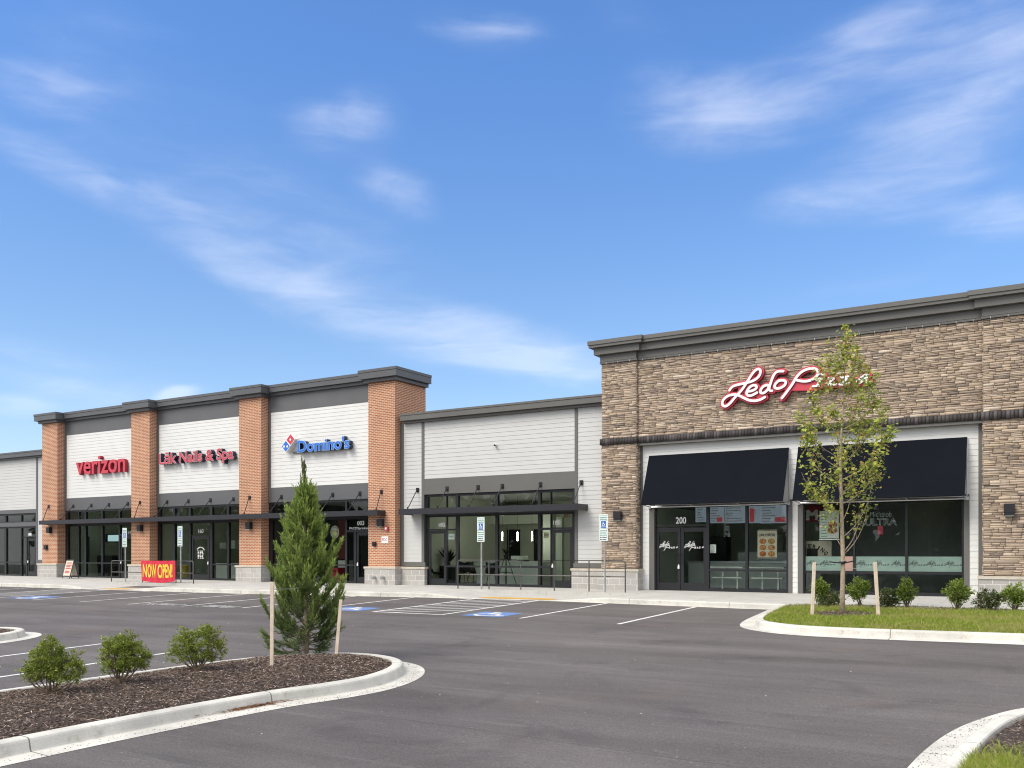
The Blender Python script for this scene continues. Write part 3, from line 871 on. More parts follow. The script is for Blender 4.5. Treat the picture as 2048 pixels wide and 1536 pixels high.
def access_square(x0, x1, y0, y1):
    mb = MB(); quad_sheet(mb, x0, x1, y0, y1, .004, 1, 2, 0)
    s = x1 - x0
    st = [([(x0 + px * s, y0 + py * (y1 - y0)) for px, py in pts], r * s) for pts, r in WHEELCHAIR]
    plate(mb, st, 0, None, .04, 1, tf=lambda p, y: (p[0], p[1], gz(p[1]) + .008))
    struct(mb.build('accessible_bay_marking', ['bluep', 'line']))
access_square(-13.66, -12.44, 19.7, 20.85); access_square(-18.38, -17.14, 19.65, 20.75); access_square(-33.2, -31.75, 19.0, 20.25)
def pavement_word(x0, x1, y0, y1, seed):
    """stretched, worn stencil characters: the strokes that can still be seen"""
    r = random.Random(seed); mb = MB(); n = 7; w = (x1 - x0) / n
    for i in range(n):
        a = x0 + i * w; b = a + w * .62
        for (p, q) in r.sample([((a, y0), (a, y1)), ((b, y0), (b, y1)), ((a, y1), (b, y1)), ((a, (y0 + y1) / 2), (b, (y0 + y1) / 2)), ((a, y0), (b, y0))], 3):
            l = line(p[0], p[1], q[0], q[1], .045, n=1); mb.add(l.v, l.f)
    struct(mb.build('stencil_marking', 'line'))
pavement_word(-25.6, -24.0, 19.05, 19.55, 3); pavement_word(-23.1, -21.6, 19.1, 19.6, 5)
# tactile strips at the ramps: raised domes on a plate
def tactile(x0, x1, yo, dep, label):
    mb = MB(); n = 8
    for i in range(n):
        a, b = x0 + (x1 - x0) * i / n, x0 + (x1 - x0) * (i + 1) / n
        ya, yb = curb_y(a) + yo, curb_y(b) + yo
        mb.face([(a, ya, ramp_z(a, ya) + .006), (b, yb, ramp_z(b, yb) + .006), (b, yb + dep, ramp_z(b, yb + dep) + .006), (a, ya + dep, ramp_z(a, ya + dep) + .006)])
    k = int((x1 - x0) / .09)
    for i in range(k):
        for j in range(int(dep / .09)):
            x = x0 + .045 + i * .09; y = curb_y(x) + yo + .045 + j * .09; z = ramp_z(x, y) + .006; r = .02
            mb.face([(x - r, y - r, z + .003), (x + r, y - r, z + .003), (x + r, y + r, z + .003), (x - r, y + r, z + .003)])
    struct(mb.build('tactile_strip', 'yellow'))
tactile(-16.6, -13.95, .17, .62, ''); tactile(-34.7, -33.1, .17, .6, '')
# loose grit on the paving and in the gutters
pts = []
for i in range(190):
    x, y = rnd.uniform(-34, 6), rnd.uniform(6, 24)
    if not any(poly_in((x, y), ensure(q)) for q in (ISL_A, ISL_B, ISL_C, ISL_D)) and y < curb_y(x) - .2: pts.append((x, y, rnd.choice((.004, .006, .009, .013)), 0))
def grit(name, pts, label, pal):
    mb = MB()
    for x, y, r, e in pts:
        z = gz(y) + e
        vs = [(x + r * math.cos(t) * rnd.uniform(.6, 1.2), y + r * math.sin(t) * rnd.uniform(.6, 1.2), z) for t in (0, 1.2, 2.5, 3.7, 5)]
        tp = (x, y, z + r * .9)
        n = len(mb.v); mb.v += vs + [tp]
        for k in range(5): mb.f.append((n + k, n + (k + 1) % 5, n + 5)); mb.m.append(0)
    return tag(mb.build(name, pal), label, 'grit', kind='stuff')
grit('gravel', pts, 'pale crumbs of gravel scattered over the asphalt', 'cap')
gp = []
pa = offset_path(smooth_pts(ensure(ISL_A), 6), .2)
for (a, b) in zip(pa, pa[1:]):
    if a[0] > -9.6 and a[1] > 4:
        for q in range(9):
            t = rnd.random(); gp.append((a[0] + (b[0] - a[0]) * t + rnd.gauss(0, .07), a[1] + (b[1] - a[1]) * t + rnd.gauss(0, .05), rnd.uniform(.003, .008), .008))
pc = offset_path(smooth_pts(ensure(ISL_C), 6), .2)
for (a, b) in zip(pc, pc[1:]):
    if a[0] < .4 and a[1] > 8:
        for q in range(14):
            t = rnd.random(); gp.append((a[0] + (b[0] - a[0]) * t + rnd.gauss(0, .09), a[1] + (b[1] - a[1]) * t + rnd.gauss(0, .05), rnd.uniform(.003, .009), .008))
grit('gutter_grit', gp, 'dark specks of dirt lying in the island gutters', 'mortar')
# drift of brown needles in the left island gutter
k = 3200; cx_, cy_ = G(500, 1413)
t = NR.normal(0, .32, k); P0 = np.stack([cx_ + .07 + t * .12 + NR.normal(0, .05, k), cy_ + t, np.zeros(k)], 1)
P0[:, 2] = np.array([gz(y) for y in P0[:, 1]]) + .012 + NR.rand(k) * .03
a = NR.normal(1.4, .7, k); Dr = unit(np.stack([np.cos(a), np.sin(a), NR.normal(0, .15, k)], 1))
V, Fq = blades(P0, Dr, NR.uniform(.03, .09, k), NR.uniform(.003, .007, k))
tag(np_mesh('needle_litter', V, Fq, 'mulch', np.array([(.24, .085, .035), (.16, .085, .04), (.32, .15, .065), (.08, .05, .025)])[NR.choice(4, k)]), 'drift of rust brown needles in the island gutter', 'leaf litter', kind='stuff')

# ================================================================== BUILDINGS
PZ = .22          # paving level at the shop fronts
YP, YS, YG = 28.5, 28.92, 29.0
def cmu_base(parent_part, x0, x1, yf, yb, ztop=.95, zb=.05, cap_l=.03, cap_r=.03):
    b = MB(); b.box(x0, x1, yf, yb, zb, ztop - .1); b.build('block_base', 'cmu', parent_part)
    c = MB(); z0, z1 = ztop - .1, ztop
    xa, xb, ya = x0 - cap_l, x1 + cap_r, yf - .03
    c.box(xa, xb, ya, yb, z0 + .002, z1 - .02)
    n = len(c.v); c.v += [(xa, ya, z1 - .0198), (xb, ya, z1 - .0198), (xb, yb, z1 + .0), (xa, yb, z1 + .0), (xa, yb, z1 - .0198), (xb, yb, z1 - .0198)]
    c.f += [(n, n + 1, n + 2, n + 3), (n, n + 3, n + 4), (n + 1, n + 5, n + 2)]; c.m += [0, 0, 0]
    c.build('base_cap', 'cap', parent_part)

# ---------------- brick block with three bays
BB = thing('brick_shop_block', (-34.7, 28.5, PZ), 'tall shop block with four red brick piers and three white siding bays', 'building')
PX = [(-46.47, -45.13), (-39.12, -37.75), (-31.64, -30.27), (-24.24, -22.89)]
ZT = 8.27
for i, (a, b) in enumerate(PX):
    mb = MB(); yb = 30.5 if i in (0, 3) else 29.3
    mb.box(a, b, YP, yb, .9, ZT); pr = mb.build('brick_pier', 'brick', BB)
    cmu_base(pr, a - .1, b + .1, 28.39, 29.2)
mb = MB()
runs = []
for a, b in PX: runs.append((a, b, 30.52 if a in (PX[0][0], PX[3][0]) else 29.5, [(8.25, 8.385, 28.36, .14, .14), (8.383, 8.63, 28.22, .28, .28), (8.632, 8.735, 28.2, .3, .3)]))
cornice(mb, runs)
runs = []
for (a, b), (c, d) in zip(PX, PX[1:]): runs.append((b + .15, c - .15, 29.4, [(8.31, 8.43, 28.78, 0, 0)])); runs.append((b + .282, c - .282, 29.4, [(8.432, 8.63, 28.66, 0, 0)])); runs.append((b + .302, c - .302, 29.4, [(8.632, 8.745, 28.64, 0, 0)]))
cornice(mb, runs); mb.build('cornice', 'metal', BB)
mb = MB(); mb.box(-46.4, -22.95, 29.52, 30.4, 7.2, 8.2); mb.build('parapet', 'dark', BB)
shell(BB, -46.3, -23.06, 6.4)
BAYS = [(PX[0][1], PX[1][0]), (PX[1][1], PX[2][0]), (PX[2][1], PX[3][0])]
for a, b in BAYS:
    mb = MB(); siding(mb, a + .17, b - .0, 4.32, 7.6, YS, 4.32); mb.build('siding_panel', 'siding_w', BB)
    mb = MB(); mb.box(a, b, 28.9, 29.28, 7.602, 8.31); mb.build('frieze_panel', 'dark', BB)
    mb = MB(); mb.box(a, b, 28.9, 29.28, 3.68, 4.318); mb.build('lintel_panel', 'dark', BB)
    mb = MB(); mb.box(a + .002, a + .17, 28.893, 29.27, 3.67, 7.61); mb.build('corner_trim', 'darkwarm', BB)
CZ0, CZ1 = 2.945, 3.155
cn = canopy(BB, -45.95, -23.36, 28.0, 28.96, CZ0, CZ1)
rods = [(X(px, 28.5), 28.5, 3.9) for px in (97.8, 280.5, 499.6, 763)] + [(X(px, 28.9), 28.9, 3.9) for px in (147, 183, 218, 255.6, 334.5, 377, 421, 467, 563, 614, 665.5, 720)]
support_rods(cn, rods, 28.17, CZ1)
def bar_rows(x0, x1, ztr=3.17, mid=None, segs=None):
    r = [(x0, x1, 2.86, 3.2)]
    if mid: r.append((x0, x1, mid - .03, mid + .03))
    return r
DZ = 2.33
# bay 150
a, b = BAYS[0]
dA = (-40.45, -39.35)
fr = storefront(BB, a, b, PZ, 3.68, YG, [(-44.9, -44.05, PZ), (-43.98, -43.5, PZ), (-43.38, -42.1, PZ), (-42.0, -40.72, PZ), (-40.62, -39.3, DZ)], bar_rows(a, b) + [(a, -40.7, .94, 1.0), (-40.7, b, DZ, DZ + .09)], 'glass')
door(BB, -40.6, -39.32, PZ + .01, DZ - .01, YG, 'R')
room(BB, a + .05, b - .05, 29.12, 36., PZ + .005, 3.72)
# bay 160
a, b = BAYS[1]
fr160 = storefront(BB, a, b, PZ, 3.68, YG, [(-37.55, -36.62, PZ), (-36.5, -35.5, PZ), (-35.38, -34.08, DZ - .04), (-33.9, -32.92, PZ), (-32.8, -31.72, PZ)], bar_rows(a, b) + [(a, -35.45, .92, .98), (-34., b, .92, .98), (-35.45, -34., DZ - .07, DZ - .01)], 'glass')
d160 = door(BB, -35.32, -34.14, PZ + .01, DZ - .07, YG, 'L')
room(BB, a + .05, b - .05, 29.12, 36., PZ + .005, 3.72)
# bay with the riser room door
a, b = BAYS[2]
fr3 = storefront(BB, a, b, PZ, 3.68, YG, [(-30.05, -29.1, PZ), (-29., -28.35, PZ), (-28.25, -27.42, PZ), (-27.3, -25.86, PZ), (-25.76, -24.34, DZ)], bar_rows(a, b) + [(a, -25.82, .94, 1.0), (-25.82, b, DZ, DZ + .09)], 'glassd')
d3 = door(BB, -25.25, -24.3, PZ + .01, DZ - .01, YG, 'R', 'glassd')
mb = MB(); mb.box(-25.4, -25.26, YG - .05, YG + .06, PZ, DZ); mb.box(-25.76, -25.4, YG - .048, YG + .058, .94, 1.0); mb.face([(-25.76, YG, PZ + .1), (-25.4, YG, PZ + .1), (-25.4, YG, DZ), (-25.76, YG, DZ)], 1); mb.box(-25.76, -25.4, YG - .047, YG + .057, PZ, PZ + .1)
mb.build('sidelight', ['black', 'glassd'], BB)
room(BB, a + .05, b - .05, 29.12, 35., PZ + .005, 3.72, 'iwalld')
def decal(parent, s, x0, x1, z0, z1, y, mat='vinyl', bold=.02, name='number_decal'):
    mb = MB(); text_to(mb, s, x0, x1, z0, z1, y, 0, bold); return mb.build(name, mat, parent)
def decal_px(parent, s, px0, px1, py0, py1, y, mat='vinyl', bold=.02, name='number_decal'):
    pm = (px0 + px1) / 2
    return decal(parent, s, X(px0, y), X(px1, y), Z(pm, py1, y) + .05, Z(pm, py0, y) + .065, y, mat, bold, name)
YD = YG - .012
decal_px(BB, '150', 255.8, 267, 1065.5, 1071, YD); decal_px(BB, '160', 396.5, 407, 1061, 1068.3, YD)
decal_px(BB, '003', 714.5, 728.5, 1045, 1053, YD); decal(BB, 'FACP/Sprinkler Room', X(699, YD), X(741, YD) + .38, Z(715, 1060.5, YD), Z(715, 1054, YD), YD, 'vinyl', .012, 'lettering_decal')
# door decal of the nail salon: an arch over rows of white print
mb = MB(); x, z, y = X(402, YD), Z(402, 1104, YD), YD - .021
for i in range(9):
    t = math.radians(155 - 130 * i / 8); px, pz = x + .26 * math.cos(t), z + .02 + .2 * math.sin(t)
    mb.box(px - .022, px + .022, y, y + .003, pz - .025, pz + .025)
for i in range(6):
    for j in range(3): mb.box(x - .2 + j * .14, x - .2 + j * .14 + rnd.uniform(.06, .12), y, y + .003, z - .3 + i * .065, z - .3 + i * .065 + .035)
mb.build('hours_decal', 'vinyl', BB)

# ---------------- low unit 180
LB = thing('low_shop_unit', (-18.3, 28.86, PZ), 'low pale grey siding shop unit between the brick pier and the stone restaurant', 'building')
YL = 28.86
xa, xb = -22.89, -13.9
x803, x808, x844, x849, x1150, x1156 = [X(p, YL) for p in (803, 808, 844, 849, 1150, 1156)]
mb = MB()
siding(mb, x808, x844, 1.12, 6.55, YL, 1.12); siding(mb, x849, x1150, 4.345, 6.55, YL, 1.12 + .158 * 20 + .07); siding(mb, x1156, xb, 1.12, 6.55, YL, 1.12)
mb.build('siding_panel', 'siding_g', LB)
mb = MB(); yt = YL - .03
for q in ((xa + .003, x808, yt, 29.2, .955, 6.56), (x844, x849, yt, 29.2, 1.121, 6.558), (x1150, x1156, yt, 29.2, 1.121, 6.558), (x808 + .001, x849 + .05, yt - .003, 29.2, .956, 1.118), (x1150 - .05, xb - .001, yt - .003, 29.2, .956, 1.118)):
    mb = MB(); mb.box(*q); mb.build('trim', 'darkwarm', LB)
mb = MB(); mb.box(x849 + .001, x1150 - .001, yt + .004, 29.25, 3.74, 4.343); mb.build('lintel_panel', 'darkwarm', LB)
cmu_base(LB, -22.78, x849 + .08, 28.75, 29.2, .95, cap_l=0); cmu_base(LB, x1150 - .08, -14.02, 28.75, 29.2, .95, cap_r=0)
mb = MB(); cornice(mb, [(-22.68, xb - .004, 29.4, [(6.555, 6.64, 28.7, 0, 0), (6.642, 6.84, 28.57, 0, 0), (6.842, 6.915, 28.55, .015, 0)])]); mb.build('cornice', 'metalw', LB)
shell(LB, -22.8, -13.98, 5.6)
mb = MB(); mb.box(-22.8, -13.98, 29.02, 29.3, 4.4, 6.6); mb.build('parapet', 'dark', LB)
cn = canopy(LB, -22.35, -14.62, 28.05, 28.86, CZ0, CZ1 + .01)
support_rods(cn, [(X(px, YL), YL - .022, 3.93) for px in (836, 895, 957, 1005.6, 1081.8, 1163.5)], 28.2, CZ1 + .01)
Y1 = 28.98
xs18 = lambda p: X(p, Y1)
storefront(LB, x849, x1150, PZ, 3.74, Y1, [(xs18(857), xs18(894), 2.36), (xs18(894.5), xs18(913), PZ), (xs18(918), xs18(992), PZ), (xs18(997), xs18(1077), PZ), (xs18(1082.5), xs18(1102), PZ), (xs18(1103), xs18(1146), 2.33)],
           [(x849, x1150, 2.86, 3.2), (xs18(894.2), xs18(1102.5), .93, 1.0), (x849, xs18(894.3), 2.32, 2.4), (xs18(894.4), xs18(914), 2.34, 2.4), (xs18(1082), x1150, 2.3, 2.38)])
door(LB, xs18(858), xs18(893), PZ + .01, 2.35, Y1, 'L', lock=False); door(LB, xs18(1103.5), xs18(1146), PZ + .01, 2.32, Y1, 'R')
decal_px(LB, '180', 877.5, 890, 1048.5, 1056.5, Y1 - .012); decal_px(LB, '180', 1106.5, 1121, 1044, 1052.5, Y1 - .012)
for (p0, q0, p1, q1) in ((897, 1067.6, 909, 1079), (1087.5, 1065, 1098, 1076)):
    mb = MB(); x0, z1 = P(p0, q0, Y1 + .01); x1, z0 = P(p1, q1, Y1 + .01); mb.box(x0, x1, Y1 + .008, Y1 + .012, z0, z1)
    for i in range(3): mb.box(x0 + .03, x1 - .03, Y1 - .004, Y1 - .0015, z0 + (z1 - z0) * (.4 + .1 * i), z0 + (z1 - z0) * (.43 + .1 * i), 1)
    tag(mb.build('paper_notice', ['vinyl' if p0 < 1000 else 'cream', 'ink']), 'white square paper taped inside the left glass door of the low unit' if p0 < 1000 else 'cream square notice taped beside the right glass door of the low unit', 'notice')
room(LB, -22.45, -14.25, 29.1, 36.2, PZ + .005, 3.78)

# ---------------- unit 140 at far left
WB = thing('grey_siding_unit', (-51.5, 28.86, PZ), 'low grey siding shop unit cut off by the left edge', 'building')
x0 = -60.
x73, x76 = X(73, YL), X(76.3, YL)
mb = MB(); siding(mb, x0, x73, 3.84, 6.57, YL, 1.12); siding(mb, x76, -46.475, 1.12, 6.57, YL, 1.12); mb.build('siding_panel', 'siding_g', WB)
mb = MB(); mb.box(x73, x76, yt, 29.2, .956, 6.572); mb.build('trim', 'dark', WB)
mb = MB(); mb.box(x76 + .001, -46.475, yt - .003, 29.2, .956, 1.118); mb.build('trim', 'dark', WB)
mb = MB(); mb.box(x0, x73 - .001, yt + .004, 29.25, 3.63, 3.838); mb.box(x0, x73 - .001, yt + .004, 29.25, 2.92, 3.14); mb.build('lintel_panel', 'dark', WB)
cmu_base(WB, -47.32, -46.58, 28.75, 29.2, .95, cap_r=0)
mb = MB(); cornice(mb, [(x0, -46.62, 29.4, [(6.575, 6.66, 28.7, 0, 0), (6.662, 6.86, 28.57, 0, 0), (6.862, 6.94, 28.55, 0, .15)])]); mb.build('cornice', 'metal', WB)
shell(WB, x0, -46.5, 5.6)
mb = MB(); mb.box(x0, -46.6, 29.02, 29.3, 3.9, 6.6); mb.build('parapet', 'dark', WB)
f14 = lambda p: X(p, Y1)
storefront(WB, x0, x73, PZ, 3.63, Y1, [(-59.9, -57.9, PZ), (-57.8, -55.7, PZ), (-55.6, -53.5, PZ), (-53.4, -50.72, PZ), (f14(14.5), f14(43.2), PZ), (f14(45), f14(72.5), 2.32), (f14(45.2), f14(52), PZ)][:6], [(x0, x73, 2.84, 3.2), (x0, f14(44), .94, 1.0), (f14(44), x73, 2.28, 2.36)])
mb = MB(); mb.box(f14(54), f14(56), Y1 - .05, Y1 + .06, PZ, 2.3); mb.face([(f14(45), Y1, PZ), (f14(54), Y1, PZ), (f14(54), Y1, 2.3), (f14(45), Y1, 2.3)], 1); mb.build('sidelight', ['black', 'glass'], WB)
door(WB, f14(56.2), f14(72.4), PZ + .01, 2.27, Y1, 'R')
decal_px(WB, '140', 56.2, 63, 1068, 1073.8, Y1 - .012)
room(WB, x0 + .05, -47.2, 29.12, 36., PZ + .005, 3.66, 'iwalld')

# ---------------- stone restaurant
RB = thing('stone_restaurant', (-7.4, 28.5, PZ), 'tall stone clad restaurant building with black canvas awnings', 'building')
LP = (-13.9, -12.63); RP = (-2.27, -.95); XR = 9.0
YW = 28.6
st = Stones()
st.wall(LP[0], YP, LP[1], YP, 5.35, 7.9, (0, -1, 0)); st.wall(LP[1], YW, RP[0], YW, 5.35, 7.9, (0, -1, 0)); st.wall(RP[0], YP, RP[1], YP, 5.35, 7.9, (0, -1, 0)); st.wall(RP[1], YW, XR, YW, 5.35, 7.9, (0, -1, 0))
st.wall(LP[1], YP, LP[1], YW, 5.35, 7.9, (1, 0, 0)); st.wall(RP[0], YW, RP[0], YP, 5.35, 7.9, (-1, 0, 0)); st.wall(RP[1], YP, RP[1], YW, 5.35, 7.9, (1, 0, 0))
st.wall(LP[0], 30.5, LP[0], YP, 6.9, 7.9, (-1, 0, 0))
up = st.build('stone_wall', RB)
st = Stones(); st.wall(LP[0], YP, LP[1], YP, .95, 5.14, (0, -1, 0)); st.wall(LP[1], YP, LP[1], 28.84, .95, 5.14, (1, 0, 0)); st.wall(LP[0], 28.9, LP[0], YP, .95, 5.14, (-1, 0, 0)); p1 = st.build('stone_pier', RB)
st = Stones(); st.wall(RP[0], YP, RP[1], YP, .85, 5.12, (0, -1, 0)); st.wall(RP[0], 28.84, RP[0], YP, .85, 5.12, (-1, 0, 0)); st.wall(RP[1], YP, RP[1], 28.84, .85, 5.12, (1, 0, 0)); p2 = st.build('stone_pier', RB)
mb = MB(); mb.box(LP[0] + .004, LP[1] - .004, YP + .006, 29.2, .8, 8.); mb.box(RP[0] + .004, RP[1] - .004, YP + .006, 29.2, .7, 8.); mb.box(LP[0] + .005, XR, YW + .006, 30.4, 5.2, 8.01)
mb.build('masonry_core', 'mortar', RB)
cmu_base(p1, LP[0] - .1, LP[1] + .12, 28.36, 29.15, .95); cmu_base(p2, RP[0] - .1, RP[1] + .1, 28.36, 29.15, .85)
# soldier course: single bricks on end
V = []; Fq = []; cc = []
def soldiers(x0, x1, y, z0, z1, w=.1):
    n = max(1, int((x1 - x0) / w)); w = (x1 - x0) / n
    for i in range(n):
        a, b = x0 + i * w + .004, x0 + (i + 1) * w - .004; yy = y + rnd.uniform(-.005, .005); k = len(V)
        V.extend([(a, yy, z0), (b, yy, z0), (b, y + .15, z0), (a, y + .15, z0), (a, yy, z1), (b, yy, z1), (b, y + .15, z1), (a, y + .15, z1)])
        col = np.array((.052, .047, .047)) * rnd.choice((.75, .9, 1., 1.15, 1.4, 1.9)) * np.array((1, rnd.uniform(.94, 1.), rnd.uniform(.92, 1.02)))
        for q in ((0, 3, 2, 1), (4, 5, 6, 7), (0, 1, 5, 4), (1, 2, 6, 5), (3, 0, 4, 7)): Fq.append([k + j for j in q]); cc.append(col)
soldiers(LP[0] - .05, LP[1] + .05, 28.42, 5.142, 5.348); soldiers(LP[1] + .052, RP[0] - .052, 28.53, 5.142, 5.348); soldiers(RP[0] - .05, RP[1] + .05, 28.42, 5.122, 5.345); soldiers(RP[1] + .052, XR, 28.53, 5.142, 5.348)
np_mesh('soldier_course', np.array(V), np.array(Fq), 'soldier', np.array(cc), RB)
mb = MB(); mb.box(LP[1] + .002, RP[0] - .002, 28.56, 28.82, 5.06, 5.14); mb.box(RP[1] + .002, XR, 28.56, 28.82, 5.06, 5.14); mb.build('steel_lintel', 'darkwarm', RB)
# cornice: three stepped bands, with a drip sill under
mb = MB()
def bands(x0, x1, d, l, r, yb=30.5):
    cornice(mb, [(x0, x1, yb, [(7.905, 7.965, 28.43 + d, .05 * l, .05 * r), (7.967, 8.195, 28.42 + d, .03 * l, .03 * r), (8.197, 8.425, 28.27 + d, .2 * l, .2 * r), (8.427, 8.515, 28.14 + d, .33 * l, .33 * r), (8.517, 8.65, 28.11 + d, .36 * l, .36 * r)])])
bands(LP[0], LP[1], 0, 1, 1); bands(RP[0], RP[1], 0, 1, 1)
for q0, q1 in ((LP[1], RP[0]), (RP[1], XR)):
    e0 = [.05, .03, .2, .33, .36]
    for (z0, z1, y), e in zip([(7.905, 7.965, 28.53), (7.967, 8.195, 28.52), (8.197, 8.425, 28.37), (8.427, 8.515, 28.24), (8.517, 8.645, 28.21)], e0):
        mb.box(q0 + e + .002, q1 - (e + .002 if q1 < 5 else 0), y, 30.4, z0, z1)
mb.build('cornice', 'metalw', RB)
mb = MB()
x = LP[0] + .2
while x < XR:
    if not (LP[1] - .05 < x < LP[1] + .1):
        mb = MB(); mb.box(x - .008, x + .008, (28.42 if (x < LP[1] or RP[0] < x < RP[1]) else 28.52), 28.7, 7.885, 7.95); mb.build('flashing_clip', 'galv', RB)
    x += .43
shell(RB, -13.8, XR, 6.2)
YB = 28.8; YGR = 28.93
xl = lambda p: X(p, YB)
BX0, BX1 = LP[1], RP[0]
mb = MB()
siding(mb, xl(1286), xl(1957), 3.05, 5.06, YB, .25)
for p, q in ((1286, 1299), (1585, 1596), (1939, 1957)): siding(mb, xl(p), xl(q), PZ - .03, 3.05, YB, .25)
mb.build('siding_panel', 'siding_w', RB)
mb = MB(); yt = YB - .03
for q in [(BX0 + .002, xl(1286), yt, 29.1, PZ - .04, 5.058), (xl(1957), BX1 - .002, yt, 29.1, PZ - .04, 5.058)] + [(xl(p), xl(q), yt, 29.05, PZ - .04, 3.12) for p, q in ((1299, 1309), (1577, 1585), (1596, 1606), (1928, 1939))]:
    mb = MB(); mb.box(*q); mb.build('trim', 'darkwarm', RB)
mb = MB(); mb.box(xl(1286), xl(1957), 28.87, 29.2, 3.0, 5.05); mb.build('wall_backing', 'dark', RB)
g = lambda p: X(p, YGR)
storefront(RB, xl(1309), xl(1577), PZ, 3.05, YGR, [(g(1313), g(1413.5), 2.36), (g(1419), g(1491.5), PZ), (g(1496.5), g(1573.5), PZ)], [(xl(1309), g(1416), 2.31, 2.4), (g(1416), xl(1577), .88, .95)], 'glassd')
door(RB, g(1313), g(1361.5), PZ + .01, 2.3, YGR, 'L', 'glassd'); door(RB, g(1362.5), g(1413.5), PZ + .01, 2.3, YGR, 'R', 'glassd', lock=False)
storefront(RB, xl(1606), xl(1928), PZ, 3.05, YGR, [(g(1611), g(1707), PZ), (g(1711), g(1811), PZ), (g(1816), g(1924), PZ)], [(xl(1606), xl(1928), .85, .92)], 'glassd')
decal_px(RB, '200', 1351.6, 1372.3, 1038, 1050.5, YGR - .012, bold=.018)
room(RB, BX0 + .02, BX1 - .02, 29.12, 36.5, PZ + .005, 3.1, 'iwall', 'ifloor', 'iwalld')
# next bay to the right of the frame
mb = MB(); siding(mb, RP[1] + .2, XR, PZ - .03, 5.06, YB, .25); mb.build('siding_panel', 'siding_w', RB)
mb = MB(); mb.box(RP[1] + .002, RP[1] + .198, YB - .03, 29.1, PZ - .04, 5.058); mb.build('trim', 'darkwarm', RB)

# ================================================================== SIGNS ON THE FACADES
LEDO = {
 'L': [(302, 412), (318, 388), (345, 368), (400, 352), (465, 338), (535, 318), (588, 285), (615, 245), (618, 208), (596, 194), (562, 212), (522, 262), (485, 322), (445, 385), (400, 440), (352, 492), (312, 540), (272, 572), (242, 572), (228, 548), (240, 508), (283, 472), (340, 456), (395, 464), (448, 490), (505, 514), (560, 520), (615, 508), (664, 482)],
 'e': [(492, 424), (535, 416), (574, 394), (576, 368), (548, 360), (512, 378), (485, 412), (477, 445), (495, 466), (534, 462), (582, 436)],
 'd': [(706, 362), (678, 360), (645, 376), (622, 408), (622, 436), (650, 440), (684, 415), (706, 378), (726, 330), (744, 280), (768, 238), (800, 218), (852, 216)],
 'd2': [(726, 335), (712, 380), (712, 412), (738, 418)],
 'o': [(800, 318), (772, 348), (764, 378), (788, 394), (828, 386), (866, 360), (878, 330), (862, 312), (828, 310), (800, 318)],
 'P': [(838, 492), (872, 450), (912, 396), (952, 338), (985, 282), (1030, 232), (1082, 202), (1140, 188), (1188, 196), (1208, 226), (1196, 266), (1152, 300), (1096, 318), (1040, 318), (985, 306)],
 'i': [(1192, 300), (1244, 292), (1222, 330), (1200, 364)], 'i2': [(1158, 370), (1216, 366)], 'id': [(1232, 246), (1276, 252)],
 'z': [(1306, 292), (1372, 286), (1336, 320), (1296, 352), (1392, 350)], 'y': [(1440, 282), (1520, 274), (1480, 312), (1432, 350), (1528, 344)],
 'a': [(1722, 248), (1680, 262), (1636, 294), (1610, 326), (1622, 340), (1652, 324), (1690, 286), (1724, 252), (1704, 292), (1692, 328), (1734, 322)],
}
LEDO_R = {'i': 13, 'i2': 11, 'id': 10, 'z': 12, 'y': 12, 'a': 12, 'd2': 12}
def ledo_strokes(fn, scale, extra=0., keys=None):
    out = []
    for k, pts in LEDO.items():
        if keys and k not in keys: continue
        r = LEDO_R.get(k, 13.5)
        out.append(([fn(p) for p in smooth_pts(pts, 4)], (r + extra) * scale))
    return out
YF = 28.36
fn = lambda p: P(1400 + p[0] / 5.12, 700 + p[1] / 5.12, YF)
sc = T(1590, YF) / F / 5.12
sg = thing('shop_sign', (-9.0, 28.5, 6.3), 'white script sign on a red backing, high on the stone restaurant wall', 'sign')
mb = MB(); bk = ledo_strokes(fn, sc, 17)
for pts, r in [([(505, 430), (700, 400), (900, 365), (1100, 355)], 32), ([(900, 370), (1180, 366)], 44), ([(1180, 350), (1560, 330)], 42), ([(1560, 330), (1700, 312)], 36), ([(420, 400), (560, 430), (610, 470)], 36), ([(1200, 300), (1560, 300)], 30)]:
    bk.append(([fn(p) for p in smooth_pts(pts, 3)], r * sc))
plate(mb, bk, YF + .055, YW - .01, .016, 0, 1); mb.build('backing', ['red', 'redside'], sg)
for keys in (['L'], ['e'], ['d', 'd2'], ['o'], ['P'], ['i', 'i2', 'id'], ['z'], ['y'], ['a']):
    mb = MB(); plate(mb, ledo_strokes(fn, sc, 0, keys), YF, YF + .053, .011, 0, 1); mb.build('letter', ['white', 'redside'], sg)
def sign_rect(px0, px1, pyb0, pyb1, pt0, y):
    """left/right sighted edges, baseline at both ends, cap line at the left"""
    x0, x1 = X(px0, y), X(px1, y)
    return x0, x1, (Z(px0, pyb0, y) + Z(px1, pyb1, y)) / 2, Z(px0, pt0, y)
yv = 28.7
x0, x1, zb, zt = sign_rect(151.6, 250, 950, 943, 923.6, yv)
sg = thing('shop_sign', ((x0 + x1) / 2, 28.92, zb), 'plain red lower case channel letters on the leftmost white siding bay', 'sign')
asc = Z(195, 911.6, yv)
split_letters('verizon', x0, x1, zb - .02, asc, yv, ['red', 'redside'], sg, .016, .19)
yn = 28.66
x0, x1, zb, _ = sign_rect(318, 467, 929.5, 920, 907, yn)
zdesc = Z(447, 926, yn); ztop = (Z(325, 906.5, yn) + Z(437, 895.5, yn)) / 2
sg = thing('shop_sign', ((x0 + x1) / 2, 28.92, zb), 'pale edged red letters on the middle white siding bay between brick piers', 'sign')
split_letters('L\u0101k Nails & Spa', x0 + .02, x1 - .02, zdesc, ztop, yn - .012, ['red', 'navy'], sg, .006, .012)
